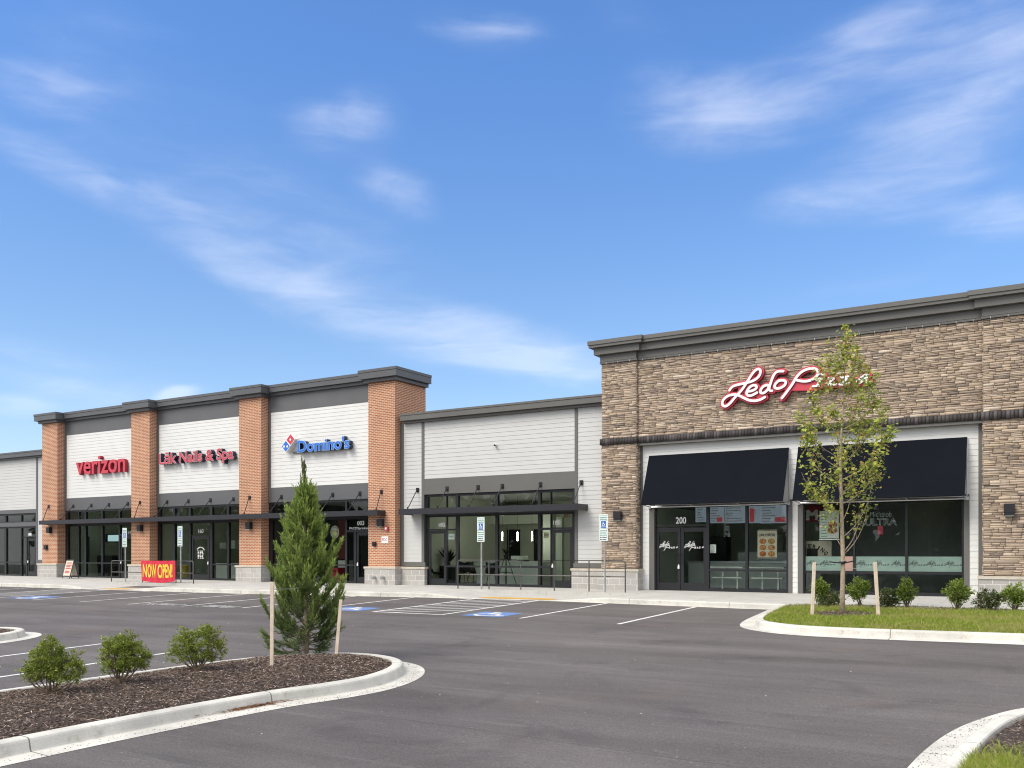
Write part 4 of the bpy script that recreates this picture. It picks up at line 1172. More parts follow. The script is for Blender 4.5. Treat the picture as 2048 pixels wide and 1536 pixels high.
mb = MB(); text_to(mb, 'L\u0101k Nails & Spa', x0, x1, zdesc - .02, ztop + .02, yn, 0, .032, .22, 1); mb.build('letter_return', ['pinktrim', 'navy'], sg)
yd = 28.64
z540 = lambda x, y, yy=yd: P(540 + x / 11.378, 850 + y / 11.378, yy)
sg = thing('shop_sign', (X(640, yd), 28.92, Z(640, 900, yd)), 'blue lettering with a tilted red and blue tile on the right white siding bay', 'sign')
T0, R0, B0, L0 = [Vector(z540(*q)) for q in ((468, 190), (572, 318), (360, 628), (256, 492))]
mb = MB()
def tile(a, b, c, d, y, mi):
    mb.face([(a.x, y, a.y), (d.x, y, d.y), (c.x, y, c.y), (b.x, y, b.y)], mi)
tile(T0, R0, B0, L0, yd, 0)
q = [T0, R0, B0, L0]
for a, b in zip(q, q[1:] + q[:1]): mb.face([(a.x, yd, a.y), (b.x, yd, b.y), (b.x, 28.9, b.y), (a.x, 28.9, a.y)], 0)
mt, mbm = (T0 + L0) / 2, (R0 + B0) / 2
def inset(ps, k):
    c = sum(ps, Vector((0, 0))) / 4
    return [c + (p - c) * k for p in ps]
for ps, mi in (([T0, R0, mbm, mt], 1), ([mt, mbm, B0, L0], 2)):
    tile(*inset(ps, .86), yd - .008, mi)
def disc(cx, cz, r, y, mi):
    mb.face([(cx + r * math.cos(t * math.pi / 10), y, cz - r * math.sin(t * math.pi / 10)) for t in range(20)], mi)
rr = .05
for cx, cz in (z540(467, 332), z540(322, 490), z540(396, 488)): disc(cx, cz, rr, yd - .012, 0)
mb.build('tile', ['white', 'red', 'blue'], sg)
x0, x1 = X(540 + 622 / 11.378, yd), X(540 + 1810 / 11.378, yd)
zb = (z540(640, 612)[1] + z540(1760, 545)[1]) / 2; zt = (z540(640, 368)[1] + z540(1650, 268)[1]) / 2 + .02
split_letters("Domino's", x0 + .015, x1 - .015, zb, zt, yd - .012, ['blue', 'blue'], sg, .014, .012)
mb = MB(); text_to(mb, "Domino's", x0, x1, zb - .02, zt + .02, yd, 0, .042, .22, 1); mb.build('letter_return', ['bluetrim', 'navy'], sg)
mb = MB(); za = z540(520, 605)[1]; mb.box(z540(440, 600)[0], x1 - .1, yd + .19, 28.9, za - .05, za + .03); mb.build('raceway', 'darkwarm', sg)

# ================================================================== AWNINGS
def awning(px0, px1, pyt0, pyt1, label):
    x0, x1 = X(px0, 28.76), X(px1, 28.76); zt = 4.71; zb = 3.0; yo = 28.03
    t = thing('awning', ((x0 + x1) / 2, 28.76, zb), label, 'awning', 'navy canvas awnings over the restaurant windows')
    mb = MB(); n = 12
    prof = [(28.765, zt), (28.72, zt + .005), (28.4, zt - .8), (yo + .02, zb + .075), (yo, zb + .05), (yo + .01, zb + .03)]
    for i in range(n):
        a, b = x0 + (x1 - x0) * i / n, x0 + (x1 - x0) * (i + 1) / n
        sg_ = lambda x: .012 * math.sin((x - x0) / (x1 - x0) * math.pi * 6)
        for (y0, z0), (y1, z1) in zip(prof, prof[1:]):
            k0 = 1 if .3 < (zt - z0) < 1.5 else 0; k1 = 1 if .3 < (zt - z1) < 1.5 else 0
            mb.face([(a, y0 + sg_(a) * k0, z0), (a, y1 + sg_(a) * k1, z1), (b, y1 + sg_(b) * k1, z1), (b, y0 + sg_(b) * k0, z0)])
    mb.build('canvas', 'awning', t, True)
    fr = MB(); r = .02
    fr.tube([(x0 + .01, 28.74, zb - .005), (x1 - .01, 28.74, zb - .005)], .026); fr.tube([(x0 + .01, yo + .04, zb + .055), (x1 - .01, yo + .04, zb + .055)], r * .7)
    for x in (x0 + .03, x1 - .03, x0 + (x1 - x0) / 3, x0 + (x1 - x0) * 2 / 3):
        fr.tube([(x, 28.75, zb), (x, yo + .04, zb + .05)], r * .8)
        fr.tube([(x, 28.74, zt - .03), (x, yo + .05, zb + .03)], r * .8)
    for x in (x0 + .015, x1 - .015):
        fr.tube([(x, 28.755, zt - .02), (x, 28.755, zb)], .018)
        fr.box(x - .05, x + .05, 28.7, 28.79, zb - .05, zb + .05)
    fr.build('awning_frame', 'silver', t)
awning(1299, 1579, 911, 896, 'dark navy canvas awning over the restaurant entrance doors')
awning(1597, 1935, 895, 875.7, 'dark navy canvas awning partly behind the young maple tree')

# ================================================================== WALL LAMPS AND SMALL WALL FITTINGS
def copy_thing(root, loc, label):
    r = root.copy(); COL.objects.link(r); r.location = loc
    r['label'] = label
    def kids(o, n, top):
        for ch in list(o.children):
            c = ch.copy(); COL.objects.link(c); c.parent = n; c.matrix_parent_inverse = ch.matrix_parent_inverse.copy()
            kids(ch, c, False)
    kids(root, r, True); return r
lx, lz = X(490 / 5.12 + 4.5, 28.45), 2.66
lamp = thing('wall_lamp', (lx, YP, lz), 'black box wall lamp under the canopy on the leftmost brick pier', 'lamp', 'black box lamps on the piers')
mb = MB(); mb.box(lx - .13, lx + .13, YP - .2, YP - .03, lz - .06, lz + .16); mb.box(lx - .125, lx + .125, YP - .19, YP - .03, lz - .15, lz - .063); mb.build('housing', 'lamp', lamp)
mb = MB(); mb.box(lx - .09, lx + .09, YP - .03, YP - .002, lz - .1, lz + .1); mb.build('back_plate', 'lamp', lamp)
mb = MB(); mb.box(lx - .11, lx + .11, YP - .18, YP - .05, lz - .165, lz - .152); mb.build('lens', 'frost', lamp)
for px, lab in ((280, 'black box wall lamp under the canopy on the brick pier behind the railing'), (498, 'black box wall lamp under the canopy on the brick pier left of the conifer'), (761, 'black box wall lamp on the right brick pier above the red strobe')):
    copy_thing(lamp, (X(px, 28.4), YP, 2.66), lab)
copy_thing(lamp, (X(1237, 28.42), YP - .03, 2.71), 'black box wall lamp on the left stone pier beside the accessible sign')
copy_thing(lamp, (X(2019, 28.42), YP - .03, 2.63), 'black box wall lamp on the stone pier at the right edge')

def wall_box(name, px0, py0, px1, py1, y, d, mat, label, cat, extra=None):
    x0, z1 = P(px0, py0, y); x1, z0 = P(px1, py1, y)
    mb = MB(); mb.box(x0, x1, y - d, y - .002, z0, z1); mb.box(x0 + .02, x1 - .02, y - d - .012, y - d - .0005, z0 + .02, z1 - .02)
    if extra: extra(mb, x0, x1, z0, z1)
    return tag(mb.build(name, mat), label, cat)
wall_box('junction_box', 90, 1090, 96, 1099, YP, .09, 'lamp', 'small black junction box on the leftmost brick pier', 'box')
wall_box('junction_box', 746.5, 1084, 753, 1092, YP, .08, 'lamp', 'small black switch box on the right brick pier below the strobe', 'box')
xs_, zs_ = P(775, 1057.5, YP)
t = thing('alarm_strobe', (xs_, YP, zs_), 'red fire alarm strobe on the right brick pier', 'alarm')
mb = MB(); mb.box(xs_ - .07, xs_ + .07, YP - .08, YP - .002, zs_ - .085, zs_ + .085); mb.build('housing', 'red', t)
mb = MB(); mb.box(xs_ - .05, xs_ + .03, YP - .105, YP - .082, zs_ - .03, zs_ + .05); mb.build('lens', 'white', t)
x0, z1 = P(763.5, 1073, YP); x1, z0 = P(776.5, 1086, YP)
t = thing('fire_connection_sign', ((x0 + x1) / 2, YP, z0), 'small white square sign with red letters on the right brick pier', 'sign')
mb = MB(); mb.box(x0, x1, YP - .012, YP - .002, z0, z1); mb.build('sign_face', 'vinyl', t)
mb = MB(); text_to(mb, 'FDC', x0 + .035, x1 - .035, z0 + .07, z1 - .07, YP - .016, 0, .02); mb.build('lettering', 'inkred', t)
for px in (751, 768):
    cx, cz = P(px, 1155, 28.39); mb = MB(); mb.tube([(cx, 28.38, cz), (cx, 28.28, cz)], .05, 10); mb.tube([(cx, 28.28, cz), (cx - .02, 28.2, cz - .02)], .065, 10); mb.box(cx - .08, cx - .045, 28.21, 28.27, cz - .02, cz + .02)
    tag(mb.build('hose_connection', 'galv'), 'capped metal hose connection in the block base, left one' if px < 760 else 'capped metal hose connection in the block base, right one', 'hose connection', 'hose connections under the right brick pier')
cx, cz = P(992, 890, YL); t = thing('security_camera', (cx, YL, cz), 'small white security camera on the grey siding above the canopy', 'camera')
mb = MB(); mb.tube([(cx, YL, cz), (cx, YL - .07, cz)], .05, 10); mb.build('mount', 'white', t)
mb = MB(); mb.tube([(cx - .02, YL - .07, cz - .01), (cx + .06, YL - .17, cz - .03)], .035, 8); mb.build('camera_body', 'lamp', t)

# ================================================================== RAILINGS, SIGN POSTS, BANNER, A-FRAME
def railing(px_posts, y, ztop, zmid, label, grp=None):
    xs_ = [X(p, y) for p in px_posts]
    zb = [walk_z(x, y) for x in xs_]
    t = thing('handrail', (xs_[0], y, zb[0]), label, 'railing', grp)
    r = .021
    for x, z in zip(xs_[1:-1], zb[1:-1]):
        mb = MB(); mb.tube([(x, y, z - .02), (x, y, ztop)], r, 8); mb.build('post', 'rail', t)
    mb = MB(); c = .1
    pts = [(xs_[0], y, zb[0] - .02), (xs_[0], y, ztop - c)] + [(xs_[0] + c * (1 - math.cos(a)), y, ztop - c + c * math.sin(a)) for a in (.5, 1.05, 1.57)] + [(xs_[-1] - c * (1 - math.cos(a)), y, ztop - c + c * math.sin(a)) for a in (1.57, 1.05, .5)] + [(xs_[-1], y, ztop - c), (xs_[-1], y, zb[-1] - .02)]
    mb.tube(pts, r, 8); mb.build('top_rail', 'rail', t, True)
    mb = MB(); mb.tube([(xs_[0], y, zmid), (xs_[-1], y, zmid)], r * .9, 8); mb.build('middle_rail', 'rail', t)
    return t
YR, YRL = 27.12, 26.2
railing([916, 978, 1041.7, 1108.5, 1178, 1250.5], YR, 1.22, .71, 'dark metal handrail above the ramp in front of the low grey unit')
railing([223, 285, 318, 352, 387], YRL, 1.13, .62, 'dark metal handrail carrying the red banner by the brick pier')
def access_sign(px, y, ztop, label, lean=0.):
    x = X(px, y); z0 = walk_z(x, y)
    t = thing('accessible_parking_sign', (x, y, z0), label, 'road sign', 'accessible parking signs along the sidewalk')
    mb = MB(); mb.tube([(x, y, z0 - .02), (x + lean, y, ztop - .05)], .031, 8); mb.build('post', 'galv', t)
    w = .152
    xx = x + lean
    zc = ztop
    mb = MB(); mb.box(xx - w, xx + w, y - .045, y - .033, zc - .46, zc); s = .155
    mb.box(xx - w + .012, xx + w - .012, y - .047, y - .0455, zc - .05, zc - .042, 1)
    for i, zz in enumerate((zc - .085, zc - .155)):
        text_to(mb, ('RESERVED', 'PARKING')[i], xx - w + .03, xx + w - .03, zz - .045, zz, y - .048, 1, .02)
    zb2 = zc - .40
    mb.box(xx - .085, xx + .085, y - .0475, y - .0455, zb2, zb2 + .18, 2)
    st = [([(xx - .075 + px_ * .15, zb2 + .012 + pz * .155) for px_, pz in pts], r_ * .15) for pts, r_ in WHEELCHAIR]
    plate(mb, st, y - .0495, None, .006, 3)
    mb.box(xx - .1, xx + .1, y - .048, y - .0455, zc - .445, zc - .418, 4)
    mb.build('sign_plate', ['signwhite', 'signgreen', 'signblue', 'vinyl', 'signblue'], t)
    mb = MB(); za, zb_ = zc - .47, zc - .86; mb.box(xx - w, xx + w, y - .045, y - .033, zb_, za)
    r = random.Random(px)
    for i in range(5):
        zz = za - .05 - i * .07
        a = xx - w + .03
        while a < xx + w - .05:
            b = a + r.uniform(.02, .05); mb.box(a, min(b, xx + w - .03), y - .047, y - .0455, zz - .03, zz, 1 if i < 3 else 2); a = b + .012
    mb.build('lower_sign_plate', ['signwhite', 'signgreen', 'ink'], t)
access_sign(963, 27.0, 2.72, 'accessible parking sign standing before the middle of the low grey unit')
access_sign(1210, 27.0, 2.72, 'accessible parking sign standing before the left stone pier', -.03)
access_sign(251, 26.35, 2.6, 'accessible parking sign before the left end of the bannered handrail', -.01)
access_sign(361.5, 26.35, 2.62, 'accessible parking sign just right of the red banner')
# banner tied to the left handrail
yb_ = YRL - .05
x0, x1 = X(284, yb_), X(351, yb_); zt, zb = Z(318, 1121, yb_), Z(318, 1162, yb_)
def cloth(u, v):
    """u along, v up: sagging hems and soft folds"""
    sag = .055 * math.sin(u * math.pi); pinch = .03 * (1 - abs(2 * u - 1))
    z = zb + (zt - zb) * v - sag * (.35 + .65 * (1 - v)) * (1.3 if v < .5 else .6)
    y = yb_ - .03 - .02 * math.sin(u * 15 + v * 2.2) - .013 * math.sin(u * 31 - v * 3) * (1 - v * .5)
    return (x0 + (x1 - x0) * u + .015 * math.sin(v * 3.1 + 1), y, z)
t = thing('banner', ((x0 + x1) / 2, yb_, zb), 'red cloth banner with yellow letters tied to the left handrail', 'banner')
mb = MB(); nu, nv = 48, 14
vs = [cloth(i / nu, j / nv) for i in range(nu + 1) for j in range(nv + 1)]
mb.add(vs, [(i * (nv + 1) + j, (i + 1) * (nv + 1) + j, (i + 1) * (nv + 1) + j + 1, i * (nv + 1) + j + 1) for i in range(nu) for j in range(nv)])
mb.build('cloth', 'bannerred', t, True)
def cloth_plate(mb, word, u0, u1, v0, v1, out):
    V, Fs, nz = text_shape(word, .028, 0.)
    xs_ = [v[0] for v in V]; ys_ = [v[1] for v in V]; ax, bx, ay, by = min(xs_), max(xs_), min(ys_), max(ys_)
    bm = bmesh.new(); vv = [bm.verts.new((u0 + (v[0] - ax) / (bx - ax) * (u1 - u0), v0 + (v[1] - ay) / (by - ay) * (v1 - v0), 0)) for v in V]
    for f in Fs:
        try: bm.faces.new([vv[k] for k in f])
        except ValueError: pass
    bmesh.ops.triangulate(bm, faces=bm.faces)
    for _ in range(2):
        es = [e for e in bm.edges if e.calc_length() > .03]
        if es: bmesh.ops.subdivide_edges(bm, edges=es, cuts=1, use_grid_fill=False)
        bmesh.ops.triangulate(bm, faces=[f for f in bm.faces if len(f.verts) > 3])
    bm.verts.index_update(); W = []
    for v in bm.verts:
        p = cloth(v.co.x, v.co.y); W.append((p[0], p[1] - out, p[2]))
    mb.add(W, [tuple(q.index for q in f.verts) for f in bm.faces]); bm.free()
mb = MB(); cloth_plate(mb, 'NOW OPEN!', .06, .94, .2, .84, .012); mb.build('lettering', 'banneryel', t)
# folding board
xa, ya = X(127, 27.75), 27.75; zf = walk_z(xa, ya)
t = thing('sandwich_board', (xa, ya, zf), 'cream sandwich board with red writing beside the leftmost brick pier', 'sign board')
wd, ht = .62, .92
xr = X(136, 27.6)
def lean(u, v, s):  # s = -1 front leaf, 1 rear leaf
    return (xr - wd / 2 + u * wd - .12 * 0, 27.72 + s * .25 * (1 - v), zf + ht * v)
def leaf_board(s):
    mb = MB()
    for (u0, u1, v0, v1) in ((0, .06, 0, 1), (.94, 1, 0, 1), (.06, .94, .94, 1), (.06, .94, .1, .15)):
        mb.face([lean(u0, v0, s), lean(u1, v0, s), lean(u1, v1, s), lean(u0, v1, s)]); p = [lean(u0, v0, s), lean(u1, v0, s), lean(u1, v1, s), lean(u0, v1, s)]
        q = [(a, b + .03, c) for a, b, c in p]
        for k in range(4): mb.face([p[k], q[k], q[(k + 1) % 4], p[(k + 1) % 4]])
    return mb
leaf_board(-1).build('front_frame', 'rail', t); leaf_board(1).build('rear_frame', 'rail', t)
mb = MB(); o = -.004
for s in (-1, 1):
    mb.face([lean(.06, .15, s), lean(.94, .15, s), lean(.94, .94, s), lean(.06, .94, s)])
r = random.Random(4)
for i, vv in enumerate((.8, .68, .6, .5, .36, .28)):
    u = .2
    while u < .78:
        b = u + r.uniform(.06, .14); p = [lean(u, vv, -1), lean(b, vv, -1), lean(b, vv + .055, -1), lean(u, vv + .055, -1)]
        mb.face([(a, y - .006, z) for a, y, z in p], 1); u = b + .03
mb.build('panel', ['cream', 'inkred'], t)

# ================================================================== WINDOW POSTERS AND SHOP INTERIORS
def poster(px0, py0, px1, py1, y, d=.008):
    x0, z1 = P(px0, py0, y); x1, z0 = P(px1, py1, y); return x0, x1, z0, z1
YI = YGR + .02
x0, x1, z0, z1 = poster(1515, 1059.6, 1554, 1117, YI)
mb = MB(); mb.box(x0, x1, YI, YI + .006, z0, z1)
k = 16
for i in range(k):
    for zz in (z0 + .025, z1 - .025):
        if i % 2: mb.box(x0 + (x1 - x0) * i / k, x0 + (x1 - x0) * (i + 1) / k, YI - .003, YI - .001, zz - .02, zz + .0, 1)
        else: mb.box(x0 + (x1 - x0) * i / k, x0 + (x1 - x0) * (i + 1) / k, YI - .003, YI - .001, zz + .001, zz + .02, 1)
text_to(mb, 'LUNCH SPECIAL', x0 + .05, x1 - .05, z1 - .21, z1 - .12, YI - .004, 1, .03)
tag(mb.build('food_poster', ['cream', 'ink']), 'cream food poster with six pizza pictures inside the right entrance window', 'poster')
pstr = D.objects['food_poster']
V = []; Fq = []; cc = []
def blob(cx, cz, rx, rz, y, cols):
    for ring, (kk, col) in enumerate(((1., cols[0]), (.8, cols[1]))):
        n = len(V); m = 12
        for i in range(m): V.append((cx + rx * kk * math.cos(i * 6.283 / m), y - ring * .002, cz + rz * kk * math.sin(i * 6.283 / m)))
        for i in range(1, m - 1, 2):
            Fq.append([n, n + i, n + i + 1, n + min(i + 2, m - 1)]); cc.append(col)
    for i in range(7):
        a, r_ = rnd.uniform(0, 6.28), rnd.uniform(.1, .65); px, pz = cx + rx * r_ * math.cos(a), cz + rz * r_ * math.sin(a); s = rx * .14; n = len(V)
        V.extend([(px - s, y - .005, pz - s), (px + s, y - .005, pz - s), (px + s, y - .005, pz + s), (px - s, y - .005, pz + s)]); Fq.append([n, n + 1, n + 2, n + 3]); cc.append(rnd.choice(((.5, .1, .04), (.2, .25, .05), (.65, .35, .1))))
for r_ in range(3):
    for c_ in range(2):
        blob(x0 + (x1 - x0) * (.28 + .44 * c_), z0 + (z1 - z0) * (.16 + .22 * r_), .11, .085, YI - .004, ((.36, .14, .05), rnd.choice(((.55, .25, .08), (.42, .12, .05), (.5, .33, .14)))))
np_mesh('food_picture', np.array(V), np.array(Fq), 'food', np.array(cc), pstr)
x0, x1, z0, z1 = poster(1420.5, 1089, 1432, 1106, YI)
mb = MB(); mb.box(x0, x1, YI, YI + .004, z0, z1)
for i in range(7): mb.box(x0 + .02, x1 - rnd.uniform(.03, .08), YI - .003, YI - .001, z1 - .05 - i * .035, z1 - .038 - i * .035, 1)
tag(mb.build('paper_notice', ['vinyl', 'ink']), 'white typed notice inside the glass just right of the restaurant doors', 'notice')
# script decals on the two doors, dark script on the frosted band
def mini(fnp, keys1=('L', 'e', 'd', 'd2', 'o'), keys2=('P', 'i', 'i2', 'z', 'y', 'a')):
    out = []
    for ks, ox, oy in ((keys1, 0, 0), (keys2, -300, 235)):
        for k in ks:
            out.append(([fnp((p[0] + ox, p[1] + oy)) for p in smooth_pts(LEDO[k], 2)], LEDO_R.get(k, 13.5)))
    return out
def script(parent, cx, cz, w, y, mat, name, cell=.006):
    s = w / 1206.; mb = MB()
    st = [(pts, r * s * .8) for pts, r in mini(lambda p: (cx + (p[0] - 830) * s, cz - (p[1] - 460) * s))]
    plate(mb, st, y, None, cell, 0); return mb.build(name, mat, parent)
for px, py in ((1337, 1092), (1388, 1092)):
    cx, cz = P(px, py, YGR - .01); script(RB, cx, cz, .68, YGR - .012, 'vinyl', 'script_decal', .004)
fb = MB(); zt_, zb_ = 1.365, .93
for a, b in ((1611, 1707), (1711, 1811), (1816, 1924)): fb.box(g(a) + .003, g(b) - .003, YGR + .004, YGR + .007, zb_, zt_)
fbo = fb.build('frosted_band', 'frost', RB)
for px in (1628, 1655, 1728, 1762, 1799, 1834, 1869, 1906):
    cx, cz = P(px, 1129, YGR); script(fbo, cx, 1.15, .44, YGR - .003, 'ink', 'script_print', .005)
# restaurant window 2: hanging sheet, letter board, neon script, curved lettering board
x0, x1, z0, z1 = poster(1639, 1022, 1677.5, 1076.5, YI)
mb = MB(); mb.box(x0, x1, YI, YI + .006, z0, z1)
for i in range(9): mb.box(x0 + .05, x0 + rnd.uniform(.18, .3), YI - .003, YI - .001, z1 - .1 - i * .085, z1 - .085 - i * .085, 1)
mb.box(x0 - .02, x1 + .02, YI - .004, YI + .01, z0 - .05, z0 - .02, 2)
t = tag(mb.build('menu_sheet', ['paper', 'signgreen', 'vinyl']), 'pale green menu sheet hanging behind the maple trunk', 'menu')
V = []; Fq = []; cc = []
for q, kz in ((.36, .22), (.62, .42)): blob(x0 + (x1 - x0) * .68, z0 + (z1 - z0) * q * .8, .15, .1, YI - .004, ((.42, .2, .09), (.3, .09, .05)))
np_mesh('food_picture', np.array(V), np.array(Fq), 'food', np.array(cc), t)
ym = 30.2; x0, x1, z0, z1 = poster(1609, 1011, 1643, 1043, ym)
mb = MB(); mb.box(x0, x1, ym, ym + .05, z0, z1); text_to(mb, 'M', x0 + .06, x0 + .42, z0 + .05, z0 + .38, ym - .006, 1, .05)
tag(mb.build('menu_board', ['redside', 'vinyl']), 'dark red menu board starting with a white letter M', 'menu board')
x0, x1, z0, z1 = poster(1728, 1021, 1796, 1072, YI + .03)
t = thing('beer_sign', ((x0 + x1) / 2, YI, z0), 'unlit outlined beer sign with a red ribbon in the right window', 'sign')
mb = MB(); yq = YI + .03
cx = (x0 + x1) / 2
text_to(mb, 'Michelob', cx - .3, cx + .3, z1 - .2, z1 - .04, yq, 0, -.004)
V_, F_, n_ = text_shape('ULTRA', .0)
def hollow(word, ax, bx, az, bz, y, r):
    st = []
    V, Fs, nz = text_shape(word, .01); xs_ = [v[0] for v in V]; ys_ = [v[1] for v in V]
    cnt = {}
    for f in Fs:
        for a, b in zip(f, f[1:] + f[:1]): k_ = (min(a, b), max(a, b)); cnt[k_] = cnt.get(k_, 0) + 1
    tr = lambda v: (ax + (v[0] - min(xs_)) / (max(xs_) - min(xs_)) * (bx - ax), az + (v[1] - min(ys_)) / (max(ys_) - min(ys_)) * (bz - az))
    for (a, b), c in cnt.items():
        if c == 1: st.append(([tr(V[a]), tr(V[b])], r))
    return st
plate(mb, hollow('ULTRA', x0 + .04, x1 - .04, z1 - .45, z1 - .24, yq, .007), yq, None, .009, 0)
mb.build('tube_lettering', 'galv', t)
mb = MB(); mb.box(cx - .09, cx + .06, yq, yq + .02, z0 + .05, z0 + .3); n = len(mb.v)
mb.build('ribbon', 'red', t)
yc_ = YI + .35; x0, x1, z0, z1 = poster(1606, 1082, 1663, 1114.5, yc_)
mb = MB(); mb.box(x0, x1, yc_, yc_ + .02, z0 - .5, z1); mb.box(x0 + .12, x0 + .45, yc_ - .008, yc_ - .001, z0 - .2, z0 + .27, 1)
word = 'CATERING'; cx, cz, rad = x0 + .22, z0 - .28, .62
for i, ch in enumerate(word):
    an = math.radians(128 - 12.5 * i)
    px, pz = cx + rad * math.cos(an), cz + rad * math.sin(an); rot = an - math.pi / 2
    text_to(mb, ch, -.05 if ch != 'I' else -.02, .05 if ch != 'I' else .02, -.065, .065, yc_ - .006, 1, .03, tf=lambda a, b, y, px=px, pz=pz, rot=rot: (px + a * math.cos(rot) - b * math.sin(rot), y, pz + a * math.sin(rot) + b * math.cos(rot)))
tag(mb.build('catering_board', ['cream', 'ink']), 'cream board with curved black lettering at the left of the frosted window', 'sign board')
mb = MB(); x0, x1, z0, z1 = poster(1690, 1113, 1706, 1144, YI); mb.box(x0, x1, YGR - .004, YGR - .001, .93, 1.365)
tag(mb.build('window_film', 'pink'), 'salmon pink film patch on the frosted band right of the maple trunk', 'window film')
# restaurant interior
mb = MB(); yk = 32.2
mb.box(-12.2, -6.4, yk, yk + .7, PZ, 1.12); mb.box(-12.25, -6.35, yk - .05, yk + .75, 1.12, 1.18, 1)
tag(mb.build('service_counter', ['counter', 'silver']), 'long white service counter inside the restaurant', 'counter')
mb = MB(); mb.box(-10.8, -7.2, 33.6, 34.2, PZ, 1.5); mb.box(-12.3, -11.4, 34., 34.6, PZ, 2.1, 1)
tag(mb.build('kitchen_equipment', ['counter', 'chair']), 'dark and pale kitchen equipment behind the service counter', 'kitchen unit')
for i, (a, b) in enumerate(((1391, 1412), (1418.5, 1447), (1449, 1490), (1497, 1520), (1521, 1574))):
    yk = 31.2; x0, x1, z0, z1 = poster(a, 1015, b, 1046 if i else 1044, yk)
    x0 = X(a, yk); mb = MB(); mb.box(x0, x1, yk, yk + .06, z0, z1 + .25)
    r = random.Random(i)
    for q in range(9):
        zz = z0 + .06 + q * .09; mb.box(x0 + .06, x0 + (x1 - x0) * r.uniform(.35, .9), yk - .006, yk - .001, zz, zz + .03, 1)
    if i in (1, 3, 4): mb.box(x0 + (x1 - x0) * (.55 if i != 3 else .1), x1 - (.04 if i != 3 else .2), yk - .012, yk - .007, z0 + .04, z0 + .2 + .3 * (i == 3), 2)
    tag(mb.build('menu_screen', ['screen', 'vinyl', 'screenred']), ['narrow bluish menu screen above the right entrance door', 'bluish menu screen with a red block, second from the doors', 'wide bluish menu screen at the centre of the restaurant window', 'menu screen with a large red picture in the right entrance window', 'wide menu screen at the right end of the entrance window'][i], 'menu screen', 'menu screens over the restaurant counter')
for k_, (pa, pb) in enumerate(((1419, 1493), (1497, 1575))):
    yq = 29.9; xa, xb = X(pa, yq), X(pb, yq) - .06
    mb = MB(); mb.box(xa, xb, yq - .2, yq + .25, .98, 1.02); mb.box(xa + .2, xb, yq - .35, yq - .1, .64, .68)
    for x in (xa + .45, xb - .25):
        mb.box(x - .03, x + .03, yq, yq + .05, PZ, .98); mb.box(x + .06, x + .11, yq - .25, yq - .2, PZ, .64)
    tag(mb.build('counter_table', 'counter'), 'white ledge table with bench inside the left glass pane of the restaurant' if k_ == 0 else 'white ledge table with bench inside the pane with the food poster', 'table', 'ledge tables inside the restaurant')
mb = MB(); mb.box(X(1486, 35.9), X(1510, 35.9), 36.3, 36.45, PZ, 2.4); mb.box(X(1530, 35.9), X(1560, 35.9), 36.3, 36.45, .9, 2.2)
mb.build('interior_panel', 'iwall', RB)
mb = MB(); mb.box(-7.35, BX1 - .05, 31.6, 31.7, PZ, 3.08); mb.build('added_dark_backdrop', 'iwalld', RB)  # dark sheet added behind the right window so its glass looks near black
for px, py, w_, h_ in ((1382, 1101, .3, .24), (1395, 1101, .18, .24), (1437, 1085, .22, .2), (1506, 1107, .25, .2), (1565, 1076, .3, .3)):
    cx, cz = P(px, py, 36.4); mb = MB(); mb.box(cx - w_, cx + w_, 36.38, 36.42, cz - h_, cz + h_); mb.build('wall_sheet', 'cream', RB)
t = thing('open_sign', (X(1453, YI + .1), YI, 2.0), 'unlit vertical tube sign hanging in the restaurant window', 'sign')
mb = MB(); cx = X(1453.5, YI + .1); zt_ = Z(1453, 1024, YI + .1)
st = []
for i, ch in enumerate('OPEN'): st += hollow(ch, cx - .09, cx + .09, zt_ - .2 - i * .2, zt_ - .05 - i * .2, 0, .006)
plate(mb, st, YI + .1, None, .009, 0); mb.build('tube_lettering', 'galv', t)
mb = MB(); mb.tube([(cx, YI + .11, zt_ - .03), (cx, YI + .11, 3.0)], .006, 5); mb.build('hanging_cord', 'ink', t)
# unit 180 interior: white desk, shell chairs, high table with plant, pendants
def shell_chair(x, y, rot, label):
    t = thing('shell_chair', (x, y, PZ), label, 'chair', 'black shell chairs in the low unit')
    ca, sa = math.cos(rot), math.sin(rot)
    tf = lambda a, b, c: (x + a * ca - b * sa, y + a * sa + b * ca, PZ + c)
    mb = MB(); rows = []
    prof = [(-.24, .43), (-.1, .42), (.08, .43), (.18, .50), (.24, .66), (.27, .85)]
    n = 6
    for (b, c) in prof:
        wd = .23 if c < .6 else .21
        rows.append([tf(wd * (2 * i / n - 1), b - .06 * abs(2 * i / n - 1) ** 2 * (1 if c > .46 else 0), c + .06 * abs(2 * i / n - 1) ** 2) for i in range(n + 1)])
    vs = [p for r_ in rows for p in r_]; fs = [(i * (n + 1) + j, i * (n + 1) + j + 1, (i + 1) * (n + 1) + j + 1, (i + 1) * (n + 1) + j) for i in range(len(rows) - 1) for j in range(n)]
    mb.add(vs, fs); o = mb.build('seat_shell', 'chair', t, True); md = o.modifiers.new('thick', 'SOLIDIFY'); md.thickness = .02
    for (a, b) in ((-.2, -.2), (.2, -.2), (-.2, .2), (.2, .2)):
        mb = MB(); mb.tube([tf(a * .6, b * .5, .42), tf(a, b, 0)], .012, 6); mb.build('leg', 'chair', t)
for px, y, rot, lab in ((872, 30.1, 2.2, 'black shell chair behind the left glass door of the low unit'), (925, 31.6, .2, 'black shell chair against the wall beside the left handrail post'), (947, 31.9, 1.4, 'black shell chair half hidden by the white desk'), (983, 30.4, -2.6, 'black shell chair nearest the glass beside the high table')):
    shell_chair(X(px, y), y, rot, lab)
mb = MB(); yk = 31.6; xa, xb = X(953, yk), X(1084, yk)
